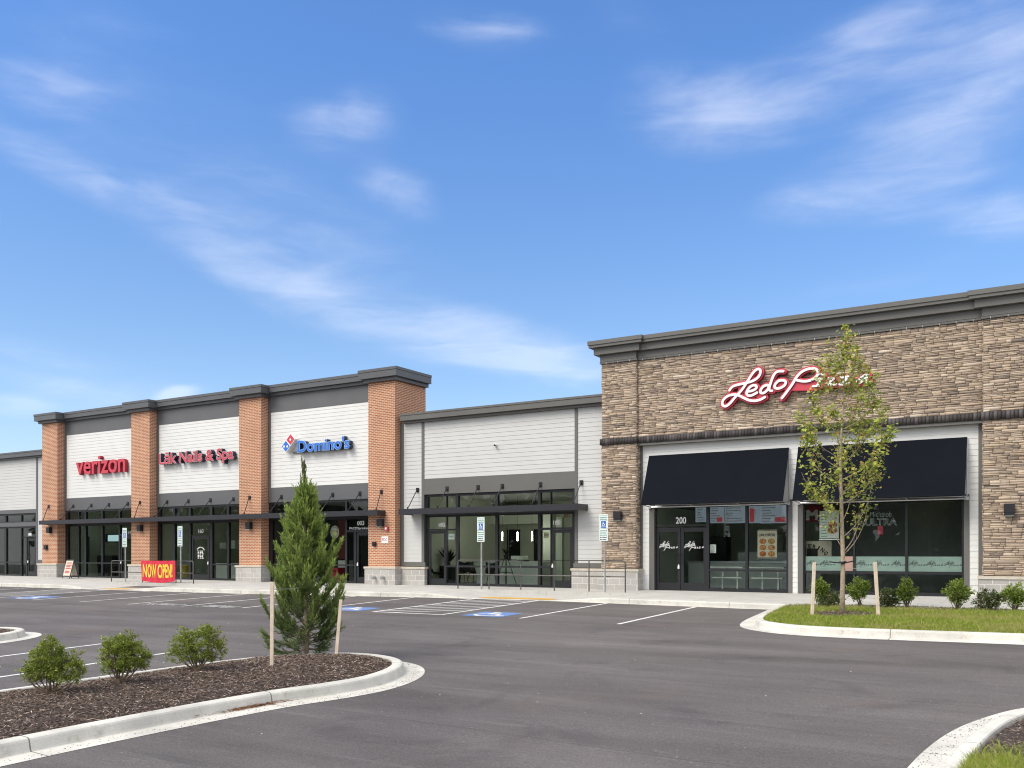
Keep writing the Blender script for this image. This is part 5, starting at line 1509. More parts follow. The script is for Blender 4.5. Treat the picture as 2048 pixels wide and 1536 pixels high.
mb.box(xa, xb, yk, yk + .8, PZ, 1.14); mb.box(X(1049, yk), xb + .01, yk - .06, yk - .002, PZ, .9); mb.box(xa, X(1046, yk), yk - .04, yk - .002, 1.1, 1.16)
tag(mb.build('reception_desk', 'counter'), 'white reception desk inside the low grey unit', 'desk')
mb = MB(); x = X(1036, yk + .3); mb.box(x - .3, x + .3, yk + .25, yk + .6, 1.14, 1.36); mb.box(x + .1, x + .45, yk + .1, yk + .4, 1.14, 1.2, 1)
tag(mb.build('printer', ['counter', 'chair']), 'white printer standing on the reception desk', 'printer')
xh, yh = X(1012, 30.3), 30.3
t = thing('high_table', (xh, yh, PZ), 'black high table with splayed legs behind the glass', 'table')
mb = MB(); mb.tube([(xh, yh, 1.22), (xh, yh, 1.25)], .42, 20); mb.build('tabletop', 'chair', t)
for a in range(4):
    c_, s_ = math.cos(a * 1.571 + .5), math.sin(a * 1.571 + .5)
    mb = MB(); mb.tube([(xh + .08 * c_, yh + .08 * s_, 1.22), (xh + .42 * c_, yh + .42 * s_, PZ)], .014, 6); mb.build('leg', 'chair', t)
mb = MB(); mb.tube([(xh + .25 * math.cos(a * 1.571 + .5), yh + .25 * math.sin(a * 1.571 + .5), .72) for a in range(5)], .01, 5); mb.build('foot_rail', 'chair', t)
def tuft(name, x, y, z, h, n, label, wid=.03):
    t = thing(name, (x, y, z), label, 'plant')
    mb = MB(); mb.tube([(x, y, z), (x, y, z + .14)], [.07, .09], 10); mb.build('pot', 'chair', t)
    P0 = np.tile(np.array([[x, y, z + .13]]), (n, 1)) + NR.normal(0, .02, (n, 3)) * [1, 1, 0]
    Dr = unit(np.stack([NR.normal(0, .45, n), NR.normal(0, .45, n), np.ones(n)], 1))
    V, Fq = blades(P0, Dr, NR.uniform(.5, 1., n) * h, np.full(n, wid))
    np_mesh('foliage', V, Fq, 'leaf', np.tile(np.array([[.02, .035, .018]]), (n, 1)) * NR.uniform(.7, 1.3, (n, 1)), t)
tuft('table_plant', xh, yh, 1.25, .4, 26, 'small dark potted plant on the black high table')
x = X(897, 31.0); tuft('floor_plant', x, 31.0, .95, .75, 60, 'dark bushy plant behind the left glass door of the low unit', .06)
mb = MB(); mb.box(x - .3, x + .3, 30.8, 31.2, PZ, .95); tag(mb.build('side_cabinet', 'chair'), 'dark cabinet carrying the bushy plant in the low unit', 'cabinet')
for px in (1004.6, 1035, 1064):
    yk = 32.0; x = X(px, yk); z1, z0 = Z(px, 1064, yk), Z(px, 1081.5, yk)
    t = thing('pendant_lamp', (x, yk, z0), {1004.6: 'left slim white pendant lamp over the reception desk', 1035: 'middle slim white pendant lamp over the reception desk', 1064: 'right slim white pendant lamp over the reception desk'}[px], 'lamp', 'pendant lamps over the reception desk')
    mb = MB(); mb.tube([(x, yk, z0), (x, yk, z1)], .02, 10); mb.build('lamp_tube', 'pend', t)
    mb = MB(); mb.tube([(x, yk, z1), (x, yk, 3.775)], .005, 5); mb.build('cord', 'ink', t)
mb = MB(); yk = 36.15
for a, b in ((983, 990), (993, 1016), (1018, 1040), (1068, 1082)): mb.box(X(a, yk), X(b, yk), yk - .02, yk + .01, PZ, 2.55)
mb.build('interior_doorway', 'ink', LB)
mb = MB(); mb.box(X(945, 35.), X(1086, 35.), 34.6, 36.1, 2.75, 3.3); mb.build('soffit', 'iwall', LB)
mb = MB(); mb.box(X(1086, 33.), X(1102, 33.), 33., 33.2, PZ, 3.2); mb.box(X(1112, 32.4), X(1124, 32.4), 32.4, 32.6, PZ, 2.9); mb.build('interior_column', 'iwall', LB)
x0, z1 = P(1127, 1027, 29.6); x1, z0 = P(1138, 1035.5, 29.6)
mb = MB(); mb.box(x0, x1, 29.6, 29.64, z0, z1); text_to(mb, 'EXIT', x0 + .03, x1 - .03, z0 + .03, z1 - .03, 29.595, 1, .02); tag(mb.build('exit_sign', ['cream', 'inkred']), 'exit sign behind the glass over the right door of the low unit', 'sign')
# unit 160 and 150 interiors
yk = 31.; mb = MB(); xa, xb = X(432, yk), X(480, yk); mb.box(xa, xb, yk, yk + .6, PZ, .98); mb.box(xa + .3, xb, yk + 1.2, yk + 1.7, PZ, 1.7)
tag(mb.build('shop_counter', 'counter'), 'pale counter behind the glass right of the salon door', 'counter')
for i, px in enumerate((450, 468)):
    mb = MB(); x = X(px, yk + 1.4); mb.box(x - .22, x + .22, yk + 1.25, yk + 1.65, 1.702, 2.0 + .12 * i); tag(mb.build('carton', 'counter'), ['small white carton on the cabinet right of the salon door', 'taller white carton on the cabinet beside the brick pier'][i], 'box')
yk = 29.9; x = X(372, yk); t = thing('waste_bin', (x, yk, PZ), 'yellow waste bin behind the glass left of the salon door', 'bin')
mb = MB(); mb.tube([(x, yk, PZ), (x, yk, .84)], [.24, .31], 14); mb.build('bin_body', 'binyellow', t)
mb = MB(); mb.tube([(x, yk, .842), (x, yk, .93)], [.33, .3], 14); mb.build('bin_lid', 'binyellow', t)
yk = 33.5; mb = MB(); mb.box(X(323, yk), X(349, yk), yk, yk + .1, PZ, 2.2); mb.box(X(325.5, yk), X(341, yk), yk - .02, yk - .002, .5, 1.95, 1)
tag(mb.build('folding_screen', ['chair', 'counter']), 'dark framed pale panel in the left salon window', 'panel')
yk = 30.0
for i, (a, b) in enumerate(((158.5, 167.5), (170, 178))):
    mb = MB(); mb.box(X(a, yk), X(b, yk), yk, yk + .03, .98, 2.35)
    if i == 0:
        for q in range(6): mb.box(X(a + 3.5, yk), X(a + 6.5, yk), yk - .006, yk - .001, 1.3 + q * .13, 1.38 + q * .13, 1)
    tag(mb.build('hanging_panel', ['ink', 'galv']), ['black hanging panel with grey marks in the leftmost brick bay window', 'plain black hanging panel beside the marked one'][i], 'display panel')
yk = 31.0; mb = MB(); mb.box(X(211, yk), X(241, yk), yk, yk + .08, Z(225, 1084, yk), Z(225, 1068, yk)); mb.box(X(216, yk), X(240, yk), yk - .01, yk - .001, Z(225, 1082.5, yk), Z(225, 1070, yk), 1)
tag(mb.build('wall_screen', ['ink', 'tv']), 'pale blue wall screen inside the leftmost brick bay', 'screen')
mb = MB(); mb.box(X(211, yk), X(240, yk), yk - .5, yk, .8, 1.35); mb.box(X(211, yk), X(240, yk), yk - .45, yk, PZ, .78)
tag(mb.build('display_cabinet', 'ink'), 'black display cabinet under the pale blue wall screen', 'cabinet')
# riser bay: round open sign and red crates
yk = YG + .15; cx, cz = P(669.5, 1064, yk); t = thing('open_sign', (cx, yk, cz - .25), 'round pale sign reading open in the right brick bay window', 'sign')
mb = MB(); rx, rz = .24, .27
for ra, rb, mi, o in ((0, 1, 0, 0), (0, .82, 1, .004), (0, .74, 0, .008)):
    mb.face([(cx + rx * rb * math.cos(t_ * .2618), yk - o, cz - rz * rb * math.sin(t_ * .2618)) for t_ in range(24)], mi)
text_to(mb, 'OPEN', cx - .19, cx + .19, cz - .06, cz + .07, yk - .012, 1, .02); mb.build('sign_disc', ['paper', 'inkred'], t)
yk = 29.9
for i, (z0, z1, a, b) in enumerate(((.25, .52, 655, 682), (.54, .84, 655, 676))):
    mb = MB(); mb.box(X(a, yk), X(b, yk), yk, yk + .5, z0, z1); mb.box(X(a, yk) + .1, X(b, yk) - .1, yk - .01, yk - .001, z0 + .08, z1 - .08, 1)
    tag(mb.build('delivery_bag', ['red', 'redside']), ['red flat box at the bottom of the stack behind the conifer', 'red flat box on top of the stack behind the conifer'][i], 'box', 'red boxes in the right brick bay')
mb = MB(); yk = 31.; mb.box(X(676, yk), X(694, yk), yk, yk + .1, 1.2, 3.1); mb.build('interior_panel', 'maroon', BB)
mb = MB(); mb.box(X(676, 30.6), X(694, 30.6), 30.6, 31., PZ, 1.15); mb.build('interior_counter', 'paper', BB)

# ================================================================== PLANTS
def leafmesh(name, pos, nrm, along, ln, wd, cols, parent, mat='leaf', fold=.25):
    """each leaf: two halves folded along the midrib (4 corner points + tip)"""
    n = len(pos); side = unit(np.cross(along, nrm))
    base = pos; tip = pos + along * ln[:, None] - nrm * (ln * .15)[:, None]
    m = pos + along * (ln * .45)[:, None]
    l = m + side * (wd * .5)[:, None] + nrm * (wd * fold)[:, None]; r = m - side * (wd * .5)[:, None] + nrm * (wd * fold)[:, None]
    V = np.stack([base, r, tip, l], 1).reshape(-1, 3)
    i = np.arange(n) * 4
    Fq = np.concatenate([np.stack([i, i + 1, i + 2], 1), np.stack([i, i + 2, i + 3], 1)])
    return np_mesh(name, V, Fq, mat, np.concatenate([cols, cols]), parent)
def pick(cols, probs, n, jit=.2):
    return np.array(cols)[NR.choice(len(cols), n, p=probs)] * NR.uniform(1 - jit, 1 + jit, (n, 1))
def curve_pts(p, q, bow, n=6):
    p, q = Vector(p), Vector(q)
    return [p.lerp(q, t / n) + Vector(bow) * math.sin(math.pi * t / n) for t in range(n + 1)]
def along_pts(pts, t):
    t = max(0, min(.999, t)) * (len(pts) - 1); i = int(t); return pts[i].lerp(pts[i + 1], t - i), (pts[i + 1] - pts[i]).normalized()

# --- young maple
bx, by = TREE2; bz = float(hB(np.array([[bx, by]]))[0])
t = thing('maple_tree', (bx, by, bz), 'slender young maple tree with yellow green leaves on the grass island', 'tree')
TH_ = 6.62 - bz
rnd.seed(31); NR.seed(31)
RX = Vector((C_, S_, 0)); RY = Vector((-S_, C_, 0))     # right / away as seen from the street
def tw(a, b, z): return Vector((bx, by, bz)) + RX * a + RY * b + Vector((0, 0, z))
trunk = [tw(.0, 0, -.05), tw(.0, 0, .5), tw(.015, 0, 1.2), tw(-.01, 0, 2.0), tw(-.03, 0, 2.8), tw(-.05, 0, 3.6), tw(.0, 0, 4.5), tw(.04, 0, 5.3), tw(.06, 0, 6.0), tw(.09, 0, TH_)]
mb = MB(); mb.tube(trunk, [.064, .053, .048, .043, .036, .028, .02, .013, .007, .003], 10); mb.build('trunk', 'bark', t, True)
lm = MB(); P_, A_, W_ = [], [], []
# limbs: (start height, right, away, rise, leafiness)
limbs = [(1.35, .85, .3, 1.35, 0.), (1.4, .45, -.2, 1.25, .12), (1.5, -.35, .1, 1.3, .4), (1.75, .75, -.1, 1.3, .5), (1.95, -.55, -.2, 1.0, .8), (2.1, .5, .5, 1.2, .9), (2.3, -.95, .2, .95, .7), (2.5, .95, .3, 1.0, 1.), (2.6, -.35, -.6, .9, .8), (2.75, .6, -.5, 1.0, 1.1),
         (2.9, -1.0, -.1, 1.2, .7), (3.05, 1.05, -.2, 1.1, 1.1), (3.2, .3, .7, .9, 1.), (3.3, -.7, .4, 1.1, .8), (3.4, .75, .4, 1.0, 1.1), (3.55, -.95, -.2, .9, 1.1), (3.7, .95, -.3, .9, 1.1), (3.8, -.4, -.6, .8, 1.), (3.95, .5, .5, .8, 1.), (4.1, -.65, .25, .9, 1.1), (4.2, .8, .1, .75, 1.),
         (4.3, .55, -.35, 1.0, .9), (4.45, -.5, .1, 1.25, .9), (4.6, .35, .3, 1.05, .9), (4.75, -.3, -.25, 1.0, .7), (4.9, .5, -.1, .9, .8), (5.05, -.35, .15, .8, .6), (5.2, .2, -.2, .75, .6), (5.4, -.15, .1, .7, .5), (5.6, .12, .05, .6, .5)]
for h, a, b, rise, leafy in limbs:
    p = along_pts(trunk, 0)[0]
    k = min(range(len(trunk)), key=lambda i: abs(trunk[i].z - bz - h))
    k = max(1, k); i0 = k if trunk[k].z - bz <= h else k - 1
    q0, q1 = trunk[i0], trunk[min(i0 + 1, len(trunk) - 1)]
    s_ = q0.lerp(q1, max(0, min(1, (bz + h - q0.z) / max(.01, q1.z - q0.z))))
    e = s_ + RX * a * rnd.uniform(.85, 1.05) + RY * b + Vector((0, 0, rise))
    pts = curve_pts(s_, e, RX * a * .12 + RY * b * .12 - Vector((0, 0, rise * .12)), 7)
    r0 = .013 if h < 3.5 else .009
    lm.tube(pts, [r0 * (1 - .85 * i / 7) for i in range(8)], 6)
    nt_ = 7 if leafy != 0. else 4
    for j in range(nt_):
        u = rnd.uniform(.3, .98); c, d = along_pts(pts, u)
        tdir = (d + Vector((rnd.gauss(0, .55), rnd.gauss(0, .55), rnd.uniform(-.1, .5)))).normalized(); tl = rnd.uniform(.18, .5) * (1.15 - .5 * u)
        e2 = c + tdir * tl; tp = curve_pts(c, e2, (0, 0, -.02), 3); lm.tube(tp, [.006, .005, .004, .002], 4)
        n = int(rnd.uniform(15, 26) * leafy)
        for q in range(n):
            cc_, dd = along_pts(tp, rnd.uniform(.15, 1.)); o = Vector((rnd.gauss(0, .08), rnd.gauss(0, .08), rnd.gauss(0, .07)))
            P_.append(cc_ + o); v = Vector((rnd.gauss(0, .7), rnd.gauss(0, .7), rnd.uniform(-.75, .1))).normalized(); A_.append(v); W_.append(u)
    for q in range(int(13 * leafy)):
        cc_, dd = along_pts(pts, rnd.uniform(.45, 1.)); P_.append(cc_ + Vector((rnd.gauss(0, .06), rnd.gauss(0, .06), rnd.gauss(0, .05)))); A_.append(Vector((rnd.gauss(0, .7), rnd.gauss(0, .7), rnd.uniform(-.7, .1))).normalized()); W_.append(1.)
for q in range(230):
    hh = rnd.uniform(3.9, TH_ + .02) if q > 90 else rnd.uniform(TH_ - .75, TH_ + .04)
    k = max(i for i in range(len(trunk)) if trunk[i].z - bz <= hh); q0, q1 = trunk[k], trunk[min(k + 1, len(trunk) - 1)]
    c = q0.lerp(q1, max(0, min(1, (bz + hh - q0.z) / max(.01, q1.z - q0.z)))); wv = .05 + .13 * (TH_ - hh) / 2.5
    P_.append(c + Vector((rnd.gauss(0, wv), rnd.gauss(0, wv), 0))); A_.append(Vector((rnd.gauss(0, .7), rnd.gauss(0, .7), rnd.uniform(-.6, .3))).normalized()); W_.append(1.)
lm.build('limb', 'bark', t, True)
pos = np.array(P_); al = np.array(A_); n = len(pos)
up = unit(np.array([0, -.35, 1.]) + NR.normal(0, .5, (n, 3)))
# a maple leaf: five lobes around the stalk
side = unit(np.cross(al, up)); up2 = np.cross(side, al)
ln = NR.uniform(.05, .098, n)
outline = [(0, 0), (-.34, .12), (-.52, .42), (-.27, .5), (-.2, .72), (0, 1.), (.2, .72), (.27, .5), (.52, .42), (.34, .12)]
V = np.stack([pos + side * (ln * a)[:, None] + al * (ln * b)[:, None] + up2 * (ln * (.1 * abs(a) - .12 * b * b))[:, None] for a, b in outline], 1).reshape(-1, 3)
i = np.arange(n) * 10
Fq = np.stack([i + k for k in range(10)], 1)
cl = pick([(.36, .42, .07), (.25, .32, .055), (.47, .49, .10), (.62, .48, .14), (.66, .38, .15), (.16, .21, .04)], [.36, .26, .18, .08, .03, .09], n)
np_mesh('crown', V, Fq, 'leaf', cl, t)

def stake(px0, py0, px1, py1, x, y, zb, ztop, lean, label, r=.024):
    t = thing('tree_stake', (x, y, zb), label, 'stake')
    a, b = Vector((x, y, zb - .05)), Vector((x, y, zb)) + RX * lean + Vector((0, 0, ztop))
    mb = MB(); u = RX * r; w = RY * r
    vs = [p + s1 * u + s2 * w for p in (a, b) for s1, s2 in ((-1, -1), (1, -1), (1, 1), (-1, 1))]
    mb.add(vs, [(0, 3, 2, 1), (4, 5, 6, 7), (0, 1, 5, 4), (1, 2, 6, 5), (2, 3, 7, 6), (3, 0, 4, 7)]); mb.build('post', 'wood', t)
    return t, b
def tie(t, a, b):
    mb = MB(); mb.tube(curve_pts(a, b, (0, 0, -.015), 4), .005, 5); mb.build('tie_wire', 'galv', t)
for (px, py, ptx, pty, lab) in ((1624, 1231, 1628.5, 1122, 'pale wooden stake left of the young maple'), (1757, 1233, 1750, 1122, 'pale wooden stake right of the young maple, leaning left')):
    x, y = G(px, py, .17); zb = float(hB(np.array([[x, y]]))[0])
    k = T(px, y) / F
    ts, top = stake(0, 0, 0, 0, x, y, zb, (py - pty) * k, (ptx - px) * k, lab, .03)
    tie(ts, top - Vector((0, 0, .12)), Vector((bx, by, top.z - .14)))
sm = MB(); zz = bz + 1.19
sm.tube([(bx + .075 * math.cos(a * .785), by + .075 * math.sin(a * .785), zz + .01 * math.sin(a)) for a in range(9)], .022, 6); sm.tube([tw(-.3, 0, 1.2), tw(.0, -.07, 1.17), tw(.26, 0, 1.22)], .016, 6)
tag(sm.build('tree_strap', 'strap'), 'black rubber strap around the maple trunk between its stakes', 'strap')

# --- conifer on the near island
cx_, cy_ = G(612, 1299, .22); cz_ = float(hA(np.array([[cx_, cy_]]))[0]); 
ctop = Z(605, 915, cy_) - cz_
t = thing('conifer', (cx_, cy_, cz_), 'bushy young conifer with feathery green sprays on the near left island', 'tree')
rnd.seed(5); NR.seed(5)
k_ = T(610, cy_) / F
def cw(a, b, z): return Vector((cx_, cy_, cz_)) + RX * a + RY * b + Vector((0, 0, z))
ctr = [cw(0, 0, -.05), cw(.01, 0, .6), cw(-.01, 0, 1.4), cw(-.02, 0, 2.2), cw(-.04, 0, 2.9), cw((605 - 612) * k_, 0, ctop)]
mb = MB(); mb.tube(ctr, [.05, .042, .034, .024, .013, .004], 8); mb.build('trunk', 'bark', t, True)
LEFTW = [(0, .45), (.12, .6), (.35, .69), (.52, .71), (.78, .63), (1.06, .80), (1.38, .66), (1.67, .67), (1.99, .52), (2.13, .50), (2.41, .46), (2.56, .26), (2.75, .13), (2.95, .06), (9, .04)]
RIGHTW = [(0, .25), (.35, .36), (.52, .60), (.78, .66), (1.06, .73), (1.38, .82), (1.5, .62), (1.67, .57), (1.88, .62), (1.99, .70), (2.08, .40), (2.13, .34), (2.41, .29), (2.56, .12), (2.75, .09), (9, .04)]
def lerp_tab(tab, z):
    for (a, p), (b, q) in zip(tab, tab[1:]):
        if z < b: return p + (q - p) * (z - a) / (b - a)
bl = MB(); P_, D_, L_, K_ = [], [], [], []
z = .16
nb = 0
ARMS = [(581, 1007), (558, 1024), (553, 1056), (551, 1075), (535, 1108), (534, 1122), (540, 1150), (519, 1180), (535, 1200), (529, 1240), (532, 1262), (535, 1285), (640, 1030), (648, 1050), (690, 1066), (675, 1085), (703, 1138), (685, 1165), (693, 1178), (688, 1205), (680, 1235), (655, 1262), (597, 985), (617, 985), (588, 998), (624, 1008), (572, 1040), (640, 1095), (560, 1135), (630, 1120), (575, 1090), (660, 1190)]
ai = 0
while z < 2.82 or ai < len(ARMS):
    az = nb * 2.399 + rnd.uniform(-.5, .5); nb += 1
    ca = math.cos(az); wl, wr = lerp_tab(LEFTW, z), lerp_tab(RIGHTW, z)
    w = (wr if ca > 0 else wl) * abs(ca) ** .5 + .5 * (wl + wr) * (1 - abs(ca) ** .5)
    ln = w * rnd.uniform(.62, 1.0)
    lowd = z < .7
    rise = rnd.uniform(.55, 1.0) if not lowd else rnd.uniform(.0, .35)
    sz = max(.12, z - ln * rise)
    hor = RX * ca + RY * math.sin(az)
    e = cw(0, 0, z) + hor * ln * .8; arm = False
    if z >= 2.82:
        arm = True; px_, py_ = ARMS[ai]; ai += 1
        tz = (1299 - py_) * k_; dx = (px_ - 611) * k_; dy = rnd.uniform(-.5, .5) * abs(dx)
        hor = (RX * dx + RY * dy).normalized(); ln = math.hypot(dx, dy); lowd = tz < .65
        e = cw(0, 0, tz - .1) + RX * dx * .88 + RY * dy; sz = max(.12, tz - .1 - ln * (rnd.uniform(.6, .9) if not lowd else .2))
    s_ = cw(0, 0, sz)
    pts = curve_pts(s_, e, hor * (.1 * ln) - Vector((0, 0, .13 * ln)), 6)
    bl.tube(pts, [.011 * (1 - .8 * i / 6) for i in range(7)], 5)
    ns = int((9 + 15 * ln) * (1.9 if arm else 1.))
    for j in range(ns):
        u = .25 + .75 * (j + rnd.random()) / ns
        c, d = along_pts(pts, u)
        sd = d.cross(Vector((0, 0, 1))).normalized()
        tdir = (d * rnd.uniform(.6, 1.1) + sd * ((-1) ** j) * rnd.uniform(.25, .8) * (1.1 - .6 * u) + Vector((0, 0, rnd.uniform(.15, .8) if not lowd else rnd.uniform(-.3, .35)))).normalized()
        tl = rnd.uniform(.11, .25) * (1.1 - .35 * u)
        e2 = c + tdir * tl
        tp = curve_pts(c, e2, (0, 0, -.02), 3)
        for q in range(int((24 if not lowd else 15) * tl / .18)):
            v = rnd.uniform(.0, 1.); cc_, dd = along_pts(tp, v)
            nd = (dd * rnd.uniform(1., 1.6) + Vector((rnd.gauss(0, .36), rnd.gauss(0, .36), rnd.gauss(0, .28)))).normalized()
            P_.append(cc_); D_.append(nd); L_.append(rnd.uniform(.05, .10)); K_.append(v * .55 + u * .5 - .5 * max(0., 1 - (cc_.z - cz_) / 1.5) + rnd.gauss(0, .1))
    if not arm: z += .027 if z < .8 else .022
for j in range(64):
    z = rnd.uniform(.75, 2.75); az = rnd.uniform(3.5, 5.9) if j % 3 else rnd.uniform(0, 6.28)
    hor = RX * math.cos(az) + RY * math.sin(az); ln = min(.34, .6 * lerp_tab(LEFTW, z)) * rnd.uniform(.4, 1.)
    s_ = cw(0, 0, z - ln * .7); e = cw(0, 0, z) + hor * ln; pts = curve_pts(s_, e, -Vector((0, 0, .1 * ln)), 4)
    for q in range(8):
        c, d = along_pts(pts, rnd.uniform(.25, 1.)); e2 = c + (d + Vector((rnd.gauss(0, .5), rnd.gauss(0, .5), rnd.uniform(.1, .6)))).normalized() * rnd.uniform(.1, .2); tp = curve_pts(c, e2, (0, 0, -.015), 3)
        for w_ in range(20):
            v = rnd.random(); cc_, dd = along_pts(tp, v); nd = (dd * 1.3 + Vector((rnd.gauss(0, .36), rnd.gauss(0, .36), rnd.gauss(0, .28)))).normalized()
            P_.append(cc_); D_.append(nd); L_.append(rnd.uniform(.05, .095)); K_.append(.3 + v * .55 + rnd.gauss(0, .12))
for j in range(70):
    z = rnd.uniform(2.35, 3.02); az = rnd.uniform(0, 6.28); hor = RX * math.cos(az) + RY * math.sin(az)
    c = cw((605 - 612) * k_ * (z / ctop) ** 2, 0, z - .12); e2 = c + hor * rnd.uniform(.03, max(.05, .17 - .22 * (z - 2.35))) + Vector((0, 0, rnd.uniform(.14, .28))); tp = curve_pts(c, e2, hor * .02, 3)
    for w_ in range(34):
        v = rnd.random(); cc_, dd = along_pts(tp, v); nd = (dd * 1.5 + Vector((rnd.gauss(0, .3), rnd.gauss(0, .3), .1))).normalized()
        P_.append(cc_); D_.append(nd); L_.append(rnd.uniform(.04, .08)); K_.append(.3 + v * .45 + rnd.gauss(0, .1))
# leader: upright cords at the tip
for j in range(34):
    z0 = rnd.uniform(2.55, ctop - .15); c = along_pts(ctr, .72 + .27 * (z0 - 2.55) / max(.1, ctop - 2.55))[0]
    az = rnd.uniform(0, 6.28); hor = RX * math.cos(az) + RY * math.sin(az)
    c = cw((605 - 612) * k_ * (z0 / ctop) ** 2, 0, z0); e = c + hor * rnd.uniform(.015, .05) + Vector((0, 0, rnd.uniform(.14, .26)))
    tp = curve_pts(c, e, hor * .01, 3)
    bl.tube(tp, [.006, .005, .004, .002], 4)
    for q in range(46):
        cc_, dd = along_pts(tp, rnd.random()); P_.append(cc_); D_.append((dd + Vector((rnd.gauss(0, .3), rnd.gauss(0, .3), 0))).normalized()); L_.append(rnd.uniform(.025, .05)); K_.append(.3)
bl.build('branch', 'twig', t)
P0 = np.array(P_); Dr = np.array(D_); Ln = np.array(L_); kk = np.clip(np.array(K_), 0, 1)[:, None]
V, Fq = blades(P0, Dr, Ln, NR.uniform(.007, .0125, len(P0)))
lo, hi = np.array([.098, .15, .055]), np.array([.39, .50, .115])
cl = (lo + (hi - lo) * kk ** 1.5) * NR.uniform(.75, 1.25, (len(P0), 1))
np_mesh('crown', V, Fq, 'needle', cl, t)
for (px, py, ptx, pty, lab) in ((543.5, 1325, 544.5, 1158, 'tall pale wooden stake left of the conifer'), (672, 1301, 682, 1190, 'pale wooden stake right of the conifer, half hidden by its sprays')):
    x, y = G(px, py, .25); zb = float(hA(np.array([[x, y]]))[0]); k = T(px, y) / F
    ts, top = stake(0, 0, 0, 0, x, y, zb, (py - pty) * k, (ptx - px) * k, lab, .024)
    if px < 600:
        tie(ts, top - Vector((0, 0, .1)), cw(0, 0, top.z - cz_ - .12))

# --- rounded evergreen shrubs in the mulch
def shrub(px, py, key, lobes, nleaf, lsize, cols, probs, label, hfn, dz=.2, stems=7, group=None, bare=.3, mat='leaf', name='evergreen_shrub', gy=None):
    x, y = G(px, py, dz)
    if gy is not None: y = gy; x = X(px, y)
    z = float(hfn(np.array([[x, y]]))[0]); k = T(px, y) / F
    t = thing(name, (x, y, z), label, 'shrub', group)
    O = Vector((x, y, z))
    def sp(a, b, c): return O + RX * (a * k) + RY * (b * k) + Vector((0, 0, c * k))
    P_, N_, Kk = [], [], []; st = MB()
    wsum = sum(l[3] * l[4] * l[5] for l in lobes)
    for a, b, c, ra, rb, rc in lobes:
        tip = sp(a, b, c - rc * .2)
        for j in range(max(2, stems // len(lobes) + 1)):
            q0 = O + RX * rnd.gauss(0, .025) + RY * rnd.gauss(0, .025)
            e = sp(a + rnd.gauss(0, ra * .45), b + rnd.gauss(0, rb * .45), c + rnd.uniform(-.3, .6) * rc)
            pts = curve_pts(q0, e, RX * (a * k * .12) - Vector((0, 0, .03)), 5); st.tube(pts, [.011, .009, .008, .006, .004, .002], 5)
            for m_ in range(5):
                c0, d0 = along_pts(pts, rnd.uniform(.5, 1)); e2 = c0 + Vector((rnd.gauss(0, .5), rnd.gauss(0, .5), rnd.uniform(0, .8))).normalized() * (ra * k * rnd.uniform(.3, .7)); st.tube([c0, e2], [.004, .0015], 4)
        n = int(nleaf * (ra * rb * rc) / wsum)
        # leaves sit in little rosettes at the twig ends
        nr = max(8, n // 9)
        u = NR.normal(size=(nr, 3)); u = unit(u); rr = NR.uniform(.35, 1., nr) ** .5 * (1 + .16 * np.sin(u[:, 0] * 7 + u[:, 2] * 9) + NR.normal(0, .05, nr))
        gap = np.sin(u[:, 0] * 5.1 + a) + np.sin(u[:, 1] * 4.3 + c) + np.sin(u[:, 2] * 5.7 + b + a) > -.75
        if gap.sum() > 4: u, rr = u[gap], rr[gap]; nr = len(u)
        rr = rr * NR.uniform(.82, 1.22, nr)
        ctr_ = np.array([list(sp(a + ra * q[0] * r_, b + rb * q[1] * r_, c + rc * q[2] * r_)) for q, r_ in zip(u, rr)])
        idx = NR.randint(0, nr, n)
        off = NR.normal(0, lsize * .55, (n, 3))
        for sprig in range(5):
            v = unit(NR.normal(size=3) * [1, 1, .6] + [0, 0, .7]); q0 = sp(a, b, c); q1 = sp(a + ra * v[0] * 1.05, b + rb * v[1] * 1.05, c + rc * v[2] * 1.05) + Vector(v) * rnd.uniform(.02, .09); st.tube([q0, q1], [.004, .0015], 4)
            m_ = 16; tt = NR.uniform(.6, 1.02, m_); P_.append(np.array(q0) + (np.array(q1) - np.array(q0)) * tt[:, None] + NR.normal(0, lsize * .3, (m_, 3))); N_.append(unit(v + NR.normal(0, .5, (m_, 3)))); Kk.append(tt)
        P_.append(ctr_[idx] + off); N_.append(unit(u[idx] * [1, 1, .8] + NR.normal(0, .45, (n, 3)) + [0, 0, .55])); Kk.append(rr[idx])
    st.build('stem', 'twig', t)
    pos = np.concatenate(P_); al = np.concatenate(N_); n = len(pos); kk = np.concatenate(Kk)
    keep = pos[:, 2] > z + bare * .1
    pos, al = pos[keep], al[keep]; n = len(pos)
    up = unit(NR.normal(0, .6, (n, 3)) + [0, -.2, 1.]); up = unit(up - al * (up * al).sum(1)[:, None])
    leafmesh('foliage', pos, up, al, NR.uniform(.75, 1.25, n) * lsize, NR.uniform(.42, .6, n) * lsize, pick(cols, probs, n), t, mat)
    return t
HC = [(.29, .35, .060), (.19, .25, .045), (.39, .45, .09), (.11, .15, .03), (.47, .52, .15)]
HP = [.35, .30, .18, .12, .05]
rnd.seed(8); NR.seed(8)
GRP = 'evergreen shrubs in the near left mulch bed'
shrub(103, 1393, 'A', [(-8, 0, 62, 38, 34, 26), (-22, 4, 42, 36, 30, 16), (30, 0, 44, 34, 30, 22), (0, -6, 84, 22, 20, 26), (-3, 0, 100, 11, 10, 14), (40, 4, 68, 15, 14, 16), (-44, 0, 36, 15, 14, 10), (50, -4, 34, 13, 12, 11)], 7600, .031, HC, HP, 'spiky topped evergreen shrub nearest the lower left corner', hA, group=GRP, bare=1.15)
